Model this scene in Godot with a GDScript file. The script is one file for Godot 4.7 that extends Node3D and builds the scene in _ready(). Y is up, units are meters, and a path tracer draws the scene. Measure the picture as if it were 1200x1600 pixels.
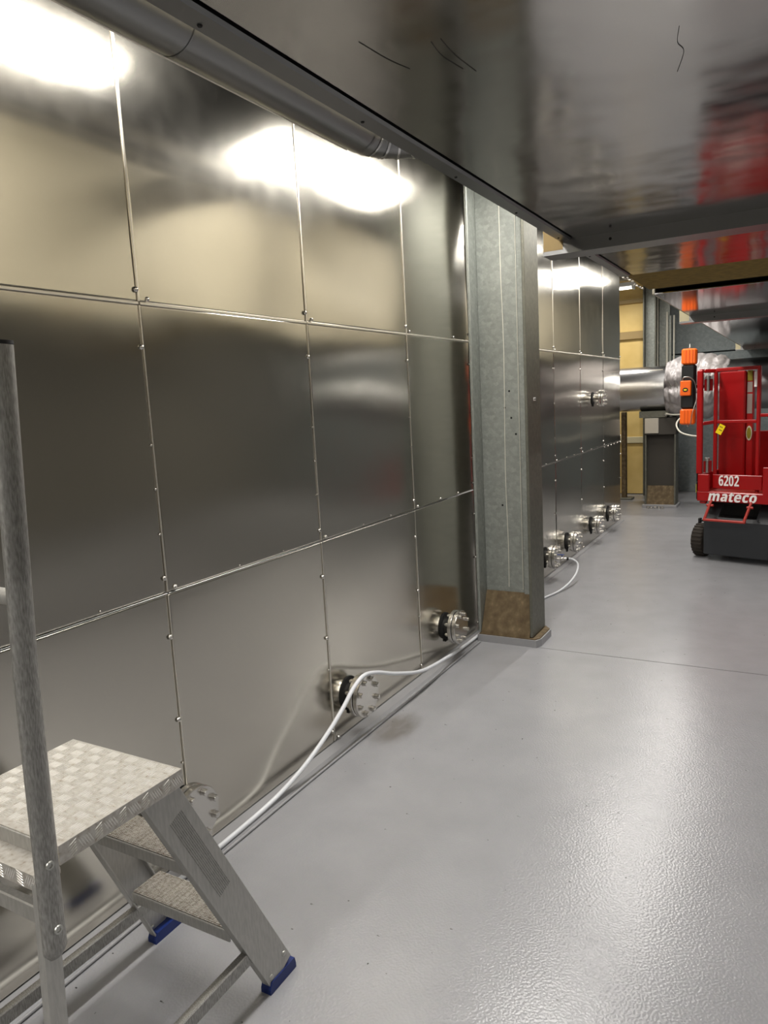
extends Node3D
# A tank cellar: two tanks clad in stainless sheets on the left, a clad duct overhead, a mast lift and a step ladder on an epoxy floor.

const WX := -1.992            # face of the tank cladding
const DX := -0.72             # left edge of the overhead duct
const DY := 2.21              # underside of the overhead duct
var M := {}
var counts := {}
var org := Vector3.ZERO       # vertices are written relative to this point
var rng := RandomNumberGenerator.new()

# ------------------------------------------------------------------ nodes
func numbered(parent: Node, called: String) -> String:
	var key := str(parent.get_instance_id()) + called
	var n: int = counts.get(key, 0)
	counts[key] = n + 1
	return called if n == 0 else "%s_%03d" % [called, n]

func tag(o: Node3D, label := "", category := "", group := "", kind := "") -> Node3D:
	if label: o.set_meta("label", label)
	if category: o.set_meta("category", category)
	if group: o.set_meta("group", group)
	if kind: o.set_meta("kind", kind)
	return o

func thing(called: String, label: String, category: String, at := Vector3.ZERO, group := "") -> Node3D:
	var o := Node3D.new()
	o.name = numbered(self, called)
	add_child(o, true)
	o.position = at
	org = at
	tag(o, label, category, group)
	return o

func obj(called: String, st: SurfaceTool, m: Material, parent: Node = self) -> MeshInstance3D:
	var o := MeshInstance3D.new()
	o.mesh = st.commit()
	o.name = numbered(parent, called)
	o.material_override = m
	parent.add_child(o, true)
	return o

func inst(called: String, mesh: Mesh, m: Material, parent: Node, t: Transform3D) -> MeshInstance3D:
	var o := MeshInstance3D.new()
	o.mesh = mesh
	o.name = numbered(parent, called)
	o.material_override = m
	o.transform = t
	parent.add_child(o, true)
	return o

func struct(called: String, st: SurfaceTool, m: Material, label := "", category := "") -> MeshInstance3D:
	var o := obj(called, st, m)
	tag(o, label, category, "", "structure")
	return o

# ------------------------------------------------------------------ shapes
func mb() -> SurfaceTool:
	var st := SurfaceTool.new()
	st.begin(Mesh.PRIMITIVE_TRIANGLES)
	return st

func tri(st: SurfaceTool, p: Array, n: Array, uv: Array = []) -> void:
	var f: Vector3 = (p[1] - p[0]).cross(p[2] - p[0])
	var mean: Vector3 = n[0] + n[1] + n[2]
	var order := [0, 2, 1] if f.dot(mean) > 0 else [0, 1, 2]
	for k in order:
		st.set_normal(n[k])
		st.set_uv(uv[k] if uv else Vector2(p[k].z, p[k].y))
		st.add_vertex(p[k] - org)

func flat(st: SurfaceTool, p: Array, out: Vector3) -> void:
	# a convex polygon facing "out"
	var n: Vector3 = (p[1] - p[0]).cross(p[2] - p[0]).normalized()
	if n.dot(out) < 0: n = -n
	for k in range(1, p.size() - 1):
		tri(st, [p[0], p[k], p[k + 1]], [n, n, n])

func bx(st: SurfaceTool, c: Vector3, s: Vector3, b := Basis.IDENTITY, bev := 0.002) -> void:
	# a chamfered box: centre, size
	var h := s * 0.5
	var e: float = minf(bev, minf(h.x, minf(h.y, h.z)) * 0.45)
	for ax in 3:
		var u := (ax + 1) % 3
		var v := (ax + 2) % 3
		for sg in [-1.0, 1.0]:
			var q := []
			for k in [[-1, -1], [1, -1], [1, 1], [-1, 1]]:
				var w := Vector3.ZERO
				w[ax] = sg * h[ax]; w[u] = k[0] * (h[u] - e); w[v] = k[1] * (h[v] - e)
				q.append(c + b * w)
			var n := Vector3.ZERO
			n[ax] = sg
			flat(st, q, b * n)
		for su in [-1.0, 1.0]:
			for sv in [-1.0, 1.0]:
				var q := []
				for k in [[-1, 0], [1, 0], [1, 1], [-1, 1]]:
					var w := Vector3.ZERO
					w[ax] = k[0] * (h[ax] - e)
					w[u] = su * (h[u] - (e if k[1] else 0.0)); w[v] = sv * (h[v] - (0.0 if k[1] else e))
					q.append(c + b * w)
				var n := Vector3.ZERO
				n[u] = su; n[v] = sv
				flat(st, q, b * n)
	for sx in [-1.0, 1.0]:
		for sy in [-1.0, 1.0]:
			for sz in [-1.0, 1.0]:
				flat(st, [c + b * Vector3(sx * h.x, sy * (h.y - e), sz * (h.z - e)), c + b * Vector3(sx * (h.x - e), sy * h.y, sz * (h.z - e)), c + b * Vector3(sx * (h.x - e), sy * (h.y - e), sz * h.z)], b * Vector3(sx, sy, sz))

func bar(st: SurfaceTool, a: Vector3, b: Vector3, w: float, t: float, side: Vector3, bev := 0.002) -> void:
	# a rectangular bar from a to b: w along "side", t across
	var d := (b - a).normalized()
	var sd := (side - d * side.dot(d)).normalized()
	bx(st, (a + b) * 0.5, Vector3(w, (b - a).length(), t), Basis(sd, d, sd.cross(d)), bev)

func tube(st: SurfaceTool, pts: Array, r: float, n := 12, ry := -1.0, caps := true, up := Vector3.ZERO) -> void:
	# a round (or, with ry, oval) tube swept along points
	var s := Vector3.ZERO
	var rings := []
	var norms := []
	if ry < 0: ry = r
	for i in pts.size():
		var d: Vector3 = (pts[mini(i + 1, pts.size() - 1)] - pts[maxi(i - 1, 0)]).normalized()
		if i == 0:
			s = up if up != Vector3.ZERO else (Vector3.UP if absf(d.y) < 0.9 else Vector3.RIGHT)
		s = (s - d * s.dot(d)).normalized()
		var t := d.cross(s)
		var ring := []
		var nn := []
		for k in n:
			var a := TAU * k / n
			ring.append(pts[i] + s * cos(a) * r + t * sin(a) * ry)
			nn.append((s * cos(a) / r + t * sin(a) / ry).normalized())
		rings.append(ring); norms.append(nn)
	for i in pts.size() - 1:
		for k in n:
			var l := (k + 1) % n
			tri(st, [rings[i][k], rings[i + 1][k], rings[i + 1][l]], [norms[i][k], norms[i + 1][k], norms[i + 1][l]])
			tri(st, [rings[i][k], rings[i + 1][l], rings[i][l]], [norms[i][k], norms[i + 1][l], norms[i][l]])
	if caps:
		flat(st, rings[0], pts[0] - pts[1])
		flat(st, rings[-1], pts[-1] - pts[-2])

func lathe(st: SurfaceTool, prof: Array, t: Transform3D, n := 20, smooth := false) -> void:
	# prof: Vector2(radius, height along t's y)
	for i in prof.size() - 1:
		var a: Vector2 = prof[i]
		var b: Vector2 = prof[i + 1]
		if a.is_equal_approx(b): continue
		var d := (b - a).normalized()
		var na := Vector2(d.y, -d.x)
		var nb := na
		if smooth:
			if i > 0: na = (na + _perp(prof[i - 1], a)).normalized()
			if i < prof.size() - 2: nb = (nb + _perp(b, prof[i + 2])).normalized()
		for k in n:
			var u0 := Vector3(cos(TAU * k / n), 0, sin(TAU * k / n))
			var u1 := Vector3(cos(TAU * (k + 1) / n), 0, sin(TAU * (k + 1) / n))
			var p := []
			var m := []
			for q in [[a, na, u0], [b, nb, u0], [b, nb, u1], [a, na, u1]]:
				p.append(t * (q[2] * q[0].x + Vector3.UP * q[0].y))
				m.append((t.basis * (q[2] * q[1].x + Vector3.UP * q[1].y)).normalized())
			if b.x > 1e-6: tri(st, [p[0], p[1], p[2]], [m[0], m[1], m[2]])
			if a.x > 1e-6: tri(st, [p[0], p[2], p[3]], [m[0], m[2], m[3]])

func _perp(a: Vector2, b: Vector2) -> Vector2:
	var d := (b - a).normalized()
	return Vector2(d.y, -d.x)

func prism(st: SurfaceTool, poly: PackedVector2Array, depth: float, t: Transform3D) -> void:
	# poly in t's xy plane, pushed out along t's z from 0 to depth
	var idx := Geometry2D.triangulate_polygon(poly)
	for z in [0.0, depth]:
		var n := t.basis.z.normalized() * (1.0 if z == depth else -1.0)
		for k in range(0, idx.size(), 3):
			var p := []
			for j in 3: p.append(t * Vector3(poly[idx[k + j]].x, poly[idx[k + j]].y, z))
			tri(st, p, [n, n, n])
	var ccw := not Geometry2D.is_polygon_clockwise(poly)
	for i in poly.size():
		var a := poly[i]
		var b := poly[(i + 1) % poly.size()]
		var o := (Vector2(b.y - a.y, a.x - b.x)) * (1.0 if ccw else -1.0)
		flat(st, [t * Vector3(a.x, a.y, 0), t * Vector3(b.x, b.y, 0), t * Vector3(b.x, b.y, depth), t * Vector3(a.x, a.y, depth)], t.basis * Vector3(o.x, o.y, 0))

func frame_at(o: Vector3, axis: Vector3, spin := 0.0) -> Transform3D:
	# a transform whose y points along axis
	var y := axis.normalized()
	var x := (Vector3.UP if absf(y.y) < 0.9 else Vector3.BACK).cross(y).normalized()
	var b := Basis(x, y, x.cross(y))
	return Transform3D(b * Basis(Vector3.UP, spin), o)

func spline(p: Array, per := 8) -> Array:
	var c := Curve3D.new()
	for i in p.size():
		var d: Vector3 = (p[mini(i + 1, p.size() - 1)] - p[maxi(i - 1, 0)]) / 6.0
		c.add_point(p[i], -d, d)
	var out := []
	for i in p.size() - 1:
		for k in per: out.append(c.sample(i, float(k) / per))
	out.append(p[-1])
	return out

# ------------------------------------------------------------------ materials
func noise(seed_: int, freq: float, oct := 3, type := FastNoiseLite.TYPE_SIMPLEX_SMOOTH) -> FastNoiseLite:
	var f := FastNoiseLite.new()
	f.seed = seed_; f.frequency = freq; f.fractal_octaves = oct; f.noise_type = type
	return f

func tex(im: Image) -> ImageTexture:
	return ImageTexture.create_from_image(im)

func mat(called: String, c: Color, rough: float, metal := 0.0) -> StandardMaterial3D:
	var m := StandardMaterial3D.new()
	m.resource_name = called
	m.albedo_color = c; m.roughness = rough; m.metallic = metal
	M[called] = m
	return m

func tri_planar(m: StandardMaterial3D, s: float) -> void:
	m.uv1_triplanar = true; m.uv1_world_triplanar = true
	m.uv1_scale = Vector3(s, s, s)

func ramp(im: Image, cols: Array) -> Image:
	# a grey image coloured through a list of [position, colour]
	var g := Gradient.new()
	g.offsets = PackedFloat32Array(cols.map(func(a): return a[0]))
	g.colors = PackedColorArray(cols.map(func(a): return a[1]))
	var w := im.get_width()
	var h := im.get_height()
	var lut := []
	for i in 256: lut.append(g.sample(i / 255.0))
	var o := Image.create(w, h, false, Image.FORMAT_RGB8)
	im.convert(Image.FORMAT_L8)
	var d := im.get_data()
	for y in h:
		for x in w: o.set_pixel(x, y, lut[d[y * w + x]])
	return o

func grey(v: float) -> Color:
	return Color(v, v, v)

func normals(im: Image, strength: float) -> Image:
	var b: Image = im.duplicate()
	b.convert(Image.FORMAT_RGBA8)
	b.bump_map_to_normal_map(strength)
	return b

func materials() -> void:
	# brushed stainless of the cladding: fine vertical grain
	var grain := noise(11, 0.9, 2).get_seamless_image(512, 16)
	grain.resize(512, 512, Image.INTERPOLATE_CUBIC)
	var cloud := noise(12, 0.012, 4).get_seamless_image(512, 512)
	grain.convert(Image.FORMAT_L8); cloud.convert(Image.FORMAT_L8)
	var gd := grain.get_data()
	var cd := cloud.get_data()
	var mixd := Image.create(512, 512, false, Image.FORMAT_L8)
	for y in 512:
		for x in 512:
			mixd.set_pixel(x, y, grey(0.72 + 0.14 * gd[y * 512 + x] / 255.0 + 0.14 * cd[y * 512 + x] / 255.0))
	var m := mat("stainless sheet", Color(0.80, 0.783, 0.742), 0.215, 1.0)
	m.roughness_texture = tex(mixd)
	m.anisotropy_enabled = true; m.anisotropy = 0.55
	m = mat("polished sheet", Color(0.75, 0.74, 0.725), 0.165, 1.0)
	m.normal_enabled = true
	var wav := noise(15, 0.006, 3).get_seamless_image(512, 512)
	wav.resize(512, 512)
	m.normal_texture = tex(normals(wav, 2.0)); m.normal_scale = 0.35
	var smear := noise(16, 0.02, 5).get_seamless_image(256, 1024)
	smear.resize(512, 512)
	m.roughness_texture = tex(ramp(smear, [[0.0, grey(0.55)], [0.45, grey(0.8)], [1.0, grey(1.0)]]))
	tri_planar(m, 0.8)
	m = mat("bright steel", Color(0.83, 0.82, 0.80), 0.25, 1.0)
	m = mat("mirror sheet", Color(0.72, 0.71, 0.71), 0.09, 1.0)
	mat("scratch", Color(0.2, 0.19, 0.18), 0.6)
	mat("dark web", Color(0.22, 0.205, 0.18), 0.6)
	m = mat("strip steel", Color(0.9, 0.88, 0.84), 0.35, 0.9)
	m = mat("pipe cladding", Color(0.53, 0.53, 0.53), 0.32, 1.0)
	mat("bright cladding", Color(0.76, 0.755, 0.75), 0.26, 1.0)
	m = mat("foil jacket", Color(0.64, 0.62, 0.62), 0.5, 0.25)
	# galvanised steel with spangle
	var sp := noise(21, 0.05, 3, FastNoiseLite.TYPE_CELLULAR)
	sp.cellular_return_type = FastNoiseLite.RETURN_CELL_VALUE
	sp.cellular_jitter = 1.0
	sp.domain_warp_enabled = true; sp.domain_warp_amplitude = 22.0
	var spi := sp.get_seamless_image(512, 512)
	m = mat("galvanised", Color(1, 1, 1), 0.5, 0.55)
	m.albedo_texture = tex(ramp(spi, [[0.0, Color(0.535, 0.55, 0.53)], [0.5, Color(0.58, 0.595, 0.575)], [1.0, Color(0.64, 0.65, 0.63)]]))
	tri_planar(m, 1.6)
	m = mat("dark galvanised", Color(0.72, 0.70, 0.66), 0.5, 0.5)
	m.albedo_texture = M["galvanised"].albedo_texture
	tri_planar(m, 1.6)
	var ru := noise(23, 0.02, 5).get_seamless_image(512, 512)
	m = mat("rusty plate", Color(1, 1, 1), 0.75, 0.1)
	m.albedo_texture = tex(ramp(ru, [[0.0, Color(0.27, 0.20, 0.12)], [0.45, Color(0.36, 0.30, 0.20)], [0.75, Color(0.42, 0.36, 0.26)], [1.0, Color(0.55, 0.45, 0.33)]]))
	tri_planar(m, 1.3)
	# floor
	var peel := noise(31, 0.17, 2).get_seamless_image(1024, 1024)
	var fl := noise(32, 0.006, 5).get_seamless_image(1024, 1024)
	var fc := ramp(fl, [[0.0, Color(0.568, 0.569, 0.582)], [0.5, Color(0.582, 0.583, 0.597)], [1.0, Color(0.596, 0.597, 0.61)]])
	rng.seed = 5
	for i in 60:
		var c := grey(rng.randf_range(0.2, 0.42))
		var px := rng.randi_range(6, 1010)
		var py := rng.randi_range(6, 1010)
		fc.fill_rect(Rect2i(px, py, rng.randi_range(1, 4), rng.randi_range(1, 3)), c)
		if rng.randf() < 0.3: fc.fill_rect(Rect2i(px + 2, py + 1, rng.randi_range(2, 7), 1), c.lightened(0.2))
	m = mat("floor", Color(1, 1, 1), 0.27)
	m.albedo_texture = tex(fc)
	m.metallic_specular = 0.55
	m.normal_enabled = true; m.normal_texture = tex(normals(peel, 3.0)); m.normal_scale = 0.12
	tri_planar(m, 0.5)
	m = mat("floor paint", Color(0.57, 0.57, 0.58), 0.35)
	var sm := mat("stain", Color(1, 1, 1), 0.5)
	var sn := noise(71, 0.03, 4)
	var si := Image.create(128, 128, false, Image.FORMAT_RGBA8)
	for y in 128:
		for x in 128:
			var d := Vector2(x - 60, y - 70).length() / 60.0
			si.set_pixel(x, y, Color(0.40, 0.35, 0.26, clampf((1.0 - d) * 0.8 + 0.55 * sn.get_noise_2d(x, y) * (1.0 - d), 0.0, 0.6) * 0.55 * clampf((1.0 - d) * 3.0, 0.0, 1.0)))
	sm.albedo_texture = tex(si)
	sm.transparency = BaseMaterial3D.TRANSPARENCY_ALPHA
	mat("floor joint", Color(0.38, 0.38, 0.39), 0.5)
	# ladder aluminium
	var al := noise(41, 0.03, 5).get_seamless_image(512, 512)
	m = mat("aluminium", Color(1, 1, 1), 0.5, 0.65)
	m.albedo_texture = tex(ramp(al, [[0.0, Color(0.66, 0.655, 0.64)], [0.4, Color(0.70, 0.695, 0.68)], [1.0, Color(0.75, 0.745, 0.73)]]))
	m.uv1_triplanar = true; m.uv1_world_triplanar = true; m.uv1_scale = Vector3(6, 1.2, 6)
	var worn := noise(42, 0.05, 5).get_seamless_image(512, 512)
	m = mat("worn aluminium", Color(1, 1, 1), 0.5, 0.6)
	m.albedo_texture = tex(ramp(worn, [[0.0, Color(0.46, 0.455, 0.44)], [0.35, Color(0.575, 0.57, 0.555)], [0.6, Color(0.64, 0.635, 0.62)], [1.0, Color(0.74, 0.735, 0.72)]]))
	m.uv1_triplanar = true; m.uv1_world_triplanar = true; m.uv1_scale = Vector3(9, 1.5, 9)
	m = mat("dirty tread", Color(1, 1, 1), 0.6, 0.3)
	m.albedo_texture = tex(ramp(worn, [[0.0, Color(0.40, 0.34, 0.28)], [0.3, Color(0.58, 0.54, 0.49)], [0.55, Color(0.74, 0.72, 0.69)], [1.0, Color(0.85, 0.84, 0.82)]]))
	tri_planar(m, 3.0)
	mat("tread plate", Color(0.86, 0.85, 0.83), 0.42, 0.5).albedo_texture = null
	m = M["tread plate"]
	m.albedo_color = Color(1, 1, 1)
	m.albedo_texture = tex(ramp(worn, [[0.0, Color(0.58, 0.52, 0.45)], [0.3, Color(0.74, 0.72, 0.69)], [1.0, Color(0.83, 0.82, 0.80)]]))
	tri_planar(m, 2.0)
	mat("tread bar", Color(0.90, 0.89, 0.87), 0.38, 0.6)
	mat("blue foot", Color(0.03, 0.15, 0.42), 0.45)
	mat("black", Color(0.035, 0.035, 0.038), 0.6)
	mat("black void", Color(0.012, 0.012, 0.012), 0.9)
	mat("rubber", Color(0.06, 0.052, 0.045), 0.85)
	mat("white hose", Color(0.86, 0.87, 0.89), 0.35)
	mat("hinge steel", Color(0.72, 0.72, 0.70), 0.35, 0.9)
	mat("blue handle", Color(0.08, 0.22, 0.5), 0.4)
	# walls
	var ye := noise(51, 0.01, 4).get_seamless_image(256, 256)
	m = mat("yellow wall", Color(1, 1, 1), 0.6)
	m.albedo_texture = tex(ramp(ye, [[0.0, Color(0.78, 0.66, 0.38)], [1.0, Color(0.88, 0.77, 0.50)]]))
	tri_planar(m, 0.7)
	mat("pale rail", Color(0.82, 0.78, 0.64), 0.6)
	mat("brown rail", Color(0.58, 0.49, 0.31), 0.6)
	m = mat("grey panel", Color(0.90, 0.93, 0.97), 0.55, 0.1)
	m.albedo_texture = M["galvanised"].albedo_texture
	tri_planar(m, 1.2)
	mat("wall grey", Color(0.54, 0.53, 0.50), 0.8)
	mat("ceiling grey", Color(0.34, 0.355, 0.38), 0.85)
	m = mat("mineral board", Color(1, 1, 1), 0.9)
	m.albedo_texture = tex(ramp(ru, [[0.0, Color(0.42, 0.33, 0.10)], [0.5, Color(0.48, 0.385, 0.13)], [1.0, Color(0.54, 0.44, 0.17)]]))
	tri_planar(m, 2.0)
	mat("duct side", Color(0.70, 0.675, 0.605), 0.5, 0.2)
	# lift
	m = mat("red paint", Color(0.62, 0.012, 0.03), 0.35)
	m.clearcoat_enabled = true; m.clearcoat = 0.4; m.clearcoat_roughness = 0.2
	mat("pale red", Color(0.68, 0.2, 0.16), 0.45)
	mat("charcoal", Color(0.15, 0.16, 0.175), 0.5)
	mat("tyre", Color(0.17, 0.145, 0.12), 0.85)
	mat("white print", Color(0.95, 0.94, 0.93), 0.5)
	mat("orange", Color(0.97, 0.41, 0.05), 0.4)
	mat("yellow tag", Color(0.98, 0.86, 0.05), 0.5)
	mat("sticker", Color(0.55, 0.5, 0.47), 0.5)
	mat("olive sticker", Color(0.5, 0.46, 0.08), 0.5)
	mat("cream", Color(0.78, 0.76, 0.66), 0.5)
	mat("conduit", Color(0.80, 0.79, 0.74), 0.45)
	mat("lamp body", Color(0.85, 0.86, 0.87), 0.5)
	m = mat("tube glow", Color(1, 1, 1), 0.4)
	m.emission_enabled = true; m.emission = Color(1.0, 0.97, 0.92); m.emission_energy_multiplier = 6.0

# ------------------------------------------------------------------ camera, lights, setting
const LAMP_X := -1.38
const LAMP_Y := 3.17
const LAMPS := [3.9, 1.15, -1.6, -4.2, -6.95, -9.8]

func camera_and_light() -> void:
	var cam := Camera3D.new()
	cam.name = "camera"
	add_child(cam)
	cam.fov = 70.17
	cam.position = Vector3(0, 1.7, 0)
	cam.rotation_order = EULER_ORDER_YXZ
	cam.rotation_degrees = Vector3(-8.5478, 29.7398, -3.0546)
	cam.near = 0.02; cam.far = 100.0
	cam.current = true
	var we := WorldEnvironment.new()
	we.name = "environment"
	var e := Environment.new()
	e.background_mode = Environment.BG_COLOR
	e.background_color = Color(0, 0, 0)
	e.tonemap_mode = Environment.TONE_MAPPER_LINEAR
	e.tonemap_exposure = 1.0
	e.sdfgi_enabled = true; e.ssao_enabled = true; e.ssil_enabled = true
	we.environment = e
	add_child(we)

func light_strip(at: Vector3, size: Vector2, energy: float, parent: Node, turn := 0.0) -> void:
	var l := AreaLight3D.new()
	l.name = numbered(parent, "tube_light")
	l.area_size = size
	l.light_energy = energy
	l.light_color = Color(1.0, 0.985, 0.96)
	l.shadow_enabled = true
	l.area_range = 30.0
	l.area_attenuation = 2.0
	parent.add_child(l, true)
	l.position = at
	l.rotation = Vector3(-PI / 2, turn, 0)

func lamp(at: Vector3, along_x: bool, energy: float, label: String) -> void:
	var t := thing("fluorescent_lamp", label, "lamp", at, "")
	var b := Basis(Vector3.UP, PI / 2 if along_x else 0.0)
	org = Vector3.ZERO
	var st := mb()
	bx(st, Vector3(0, 0.055, 0), Vector3(0.15, 0.06, 1.56), b, 0.012)
	for s in [-1, 1]: bx(st, b * Vector3(0, 0.01, 0.755 * s), Vector3(0.13, 0.05, 0.03), b, 0.006)
	obj("lamp_housing", st, M["lamp body"], t)
	for s in [-1, 1]:
		st = mb()
		tube(st, [b * Vector3(0.035 * s, 0.008, -0.74), b * Vector3(0.035 * s, 0.008, 0.74)], 0.013, 10)
		obj("tube", st, M["tube glow"], t)
	for s in [-0.5, 0.5]:
		st = mb()
		tube(st, [b * Vector3(0, 0.083, s), b * Vector3(0, (3.249 if along_x else 3.8) - at.y, s)], 0.006, 6)
		obj("hanger", st, M["hinge steel"], t)
	light_strip(Vector3(0, -0.012, 0), Vector2(0.11, 1.48), energy, t, PI / 2 if along_x else 0.0)

func setting() -> void:
	org = Vector3.ZERO
	var st := mb()
	bx(st, Vector3(0.5, -0.1, -5.2), Vector3(11.4, 0.2, 21.0), Basis.IDENTITY, 0.0)
	struct("floor", st, M["floor"], "light grey glossy epoxy floor with orange-peel texture", "floor")
	st = mb()
	bx(st, Vector3(0.5, 3.9, -5.2), Vector3(11.4, 0.2, 21.0), Basis.IDENTITY, 0.0)
	struct("ceiling", st, M["ceiling grey"], "plain grey ceiling slab above the duct", "ceiling")
	st = mb()
	bx(st, Vector3(-5.1, 1.9, -5.2), Vector3(0.2, 3.8, 21.0), Basis.IDENTITY, 0.0)
	struct("wall_left", st, M["wall grey"], "grey wall behind the tanks", "wall")
	st = mb()
	bx(st, Vector3(6.1, 1.9, -5.2), Vector3(0.2, 3.8, 21.0), Basis.IDENTITY, 0.0)
	struct("wall_right", st, M["wall grey"], "grey wall across the hall from the tanks", "wall")
	st = mb()
	bx(st, Vector3(0.5, 1.9, 5.2), Vector3(11.2, 3.8, 0.2), Basis.IDENTITY, 0.0)
	struct("wall_front", st, M["wall grey"], "grey wall at the near end of the hall", "wall")
	# far end: yellow panelled wall on the left, blue-grey galvanised panels on the right
	st = mb()
	bx(st, Vector3(-3.52, 2.2, -12.42), Vector3(2.94, 3.2, 0.2), Basis.IDENTITY, 0.003)
	bx(st, Vector3(-3.52, 0.42, -12.40), Vector3(2.94, 0.82, 0.2), Basis.IDENTITY, 0.003)
	var yw := struct("wall_back", st, M["yellow wall"], "yellow panelled far wall beside the tank corner", "wall")
	st = mb()
	bx(st, Vector3(-3.52, 2.54, -12.30), Vector3(2.78, 0.12, 0.08), Basis.IDENTITY, 0.004)
	obj("rail", st, M["brown rail"], yw)
	st = mb()
	bx(st, Vector3(-3.52, 3.06, -12.30), Vector3(2.78, 0.06, 0.12), Basis.IDENTITY, 0.004)
	obj("rail", st, M["brown rail"], yw)
	st = mb()
	bx(st, Vector3(-3.52, 0.885, -12.30), Vector3(2.78, 0.10, 0.05), Basis.IDENTITY, 0.004)
	obj("pale_strip", st, M["pale rail"], yw)
	st = mb()
	bx(st, Vector3(1.98, 1.1, -12.82), Vector3(8.04, 2.2, 0.2), Basis.IDENTITY, 0.006)
	bx(st, Vector3(1.98, 3.0, -12.90), Vector3(8.04, 1.56, 0.2), Basis.IDENTITY, 0.006)
	struct("wall_back", st, M["grey panel"], "blue-grey galvanised panel wall behind the lift", "wall")
	# painted coving along the foot of the tanks
	st = mb()
	prism(st, PackedVector2Array([Vector2(WX - 0.02, 0), Vector2(WX + 0.065, 0), Vector2(WX + 0.055, 0.012), Vector2(WX + 0.004, 0.016), Vector2(WX - 0.02, 0.016)]), 7.7, Transform3D(Basis.IDENTITY, Vector3(0, 0, -4.83)))
	struct("trim_1", st, M["floor paint"], "grey painted coving along the foot of the near tank", "trim")
	st = mb()
	prism(st, PackedVector2Array([Vector2(WX - 0.02, 0), Vector2(WX + 0.05, 0), Vector2(WX + 0.042, 0.010), Vector2(WX + 0.004, 0.014), Vector2(WX - 0.02, 0.014)]), 4.8, Transform3D(Basis.IDENTITY, Vector3(0, 0, -9.76)))
	struct("trim_2", st, M["floor paint"], "grey painted coving along the foot of the far tank", "trim")
	# floor joint across the aisle
	st = mb()
	bx(st, Vector3(1.9, 0.0005, -4.62), Vector3(7.0, 0.001, 0.006), Basis.IDENTITY, 0.0002)
	struct("trim_3", st, M["floor joint"], "thin floor joint running across from the column foot", "trim")

func floor_marks() -> void:
	org = Vector3.ZERO
	var st := mb()
	for e in [[0, 1, 2], [0, 2, 3]]:
		var q := [Vector2(0, 0), Vector2(1, 0), Vector2(1, 1), Vector2(0, 1)]
		var p := []
		for k in e: p.append(Vector3(-1.94 + 0.30 * q[k].x, 0.0012, -3.45 + 0.55 * q[k].y))
		tri(st, p, [Vector3.UP, Vector3.UP, Vector3.UP], [q[e[0]], q[e[1]], q[e[2]]])
	var o := obj("dirt_stain", st, M["stain"])
	tag(o, "brownish dirt stain on the floor below the flange under the hose", "stain")

# ------------------------------------------------------------------ tanks
var rivet_mesh: ArrayMesh
var bolt_mesh: ArrayMesh

func panel(z0: float, z1: float, y0: float, y1: float, p: Dictionary, parent: Node) -> MeshInstance3D:
	# one sheet of cladding: z1 < z0; edges rolled back, face dished and wavy as thin sheet is
	var st := mb()
	var g := 0.003
	var n := 30
	var w := (z0 - z1) - 2 * g
	var h := (y1 - y0) - 2 * g
	var us := [0.0, 0.003 / w, 0.008 / w]
	for k in range(1, n): us.append(lerpf(0.008 / w, 1 - 0.008 / w, float(k) / n))
	us.append_array([1 - 0.008 / w, 1 - 0.003 / w, 1.0])
	var vs := [0.0, 0.003 / h, 0.008 / h]
	for k in range(1, n): vs.append(lerpf(0.008 / h, 1 - 0.008 / h, float(k) / n))
	vs.append_array([1 - 0.008 / h, 1 - 0.003 / h, 1.0])
	var pos := []
	var nor := []
	for j in vs.size():
		for i in us.size():
			var u: float = us[i]
			var v: float = vs[j]
			var d := sheet(u, v, p, w, h)
			var e := 0.002
			var du := (sheet(u + e, v, p, w, h) - sheet(u - e, v, p, w, h)) / (2 * e * w)
			var dv := (sheet(u, v + e, p, w, h) - sheet(u, v - e, p, w, h)) / (2 * e * h)
			var nn := Vector3(1, -dv, du)
			for q in [[u * w, 0], [(1 - u) * w, 1], [v * h, 2], [(1 - v) * h, 3]]:
				if q[0] < 0.0075:
					var f: float = 1.0 - q[0] / 0.008
					d -= 0.006 * f * f * p.roll
					var s: float = 1.4 * f * p.roll
					match q[1]:
						0: nn.z += s
						1: nn.z -= s
						2: nn.y -= s
						3: nn.y += s
			pos.append(Vector3(WX + d, y0 + g + v * h, z0 - g - u * w))
			nor.append(nn.normalized())
	var row := us.size()
	for j in vs.size() - 1:
		for i in row - 1:
			var a := j * row + i
			var q := [a, a + 1, a + row + 1, a + row]
			var t := []
			for k in q: t.append(Vector2(us[k % row], vs[k / row]))
			tri(st, [pos[q[0]], pos[q[1]], pos[q[2]]], [nor[q[0]], nor[q[1]], nor[q[2]]], [t[0], t[1], t[2]])
			tri(st, [pos[q[0]], pos[q[2]], pos[q[3]]], [nor[q[0]], nor[q[2]], nor[q[3]]], [t[0], t[2], t[3]])
	return obj("panel", st, M["stainless sheet"], parent)

func sheet(u: float, v: float, p: Dictionary, w: float, h: float) -> float:
	var d: float = -p.dish * 4.0 * v * (1.0 - v) * (0.5 + 2.0 * u * (1.0 - u)) + p.tilt * (0.5 - v) * h
	for k in p.waves:
		d += k[0] * sin(TAU * (k[1] * u + k[2] * v) + k[3])
	return d

func rivet(z: float, y: float, parent: Node, size := 1.0) -> void:
	var s := size * rng.randf_range(0.95, 1.1)
	inst("rivet", rivet_mesh, M["bright steel"], parent, Transform3D(Basis.IDENTITY.scaled(Vector3(s, s, s)), Vector3(WX + 0.0015, y, z) - org))

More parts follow.
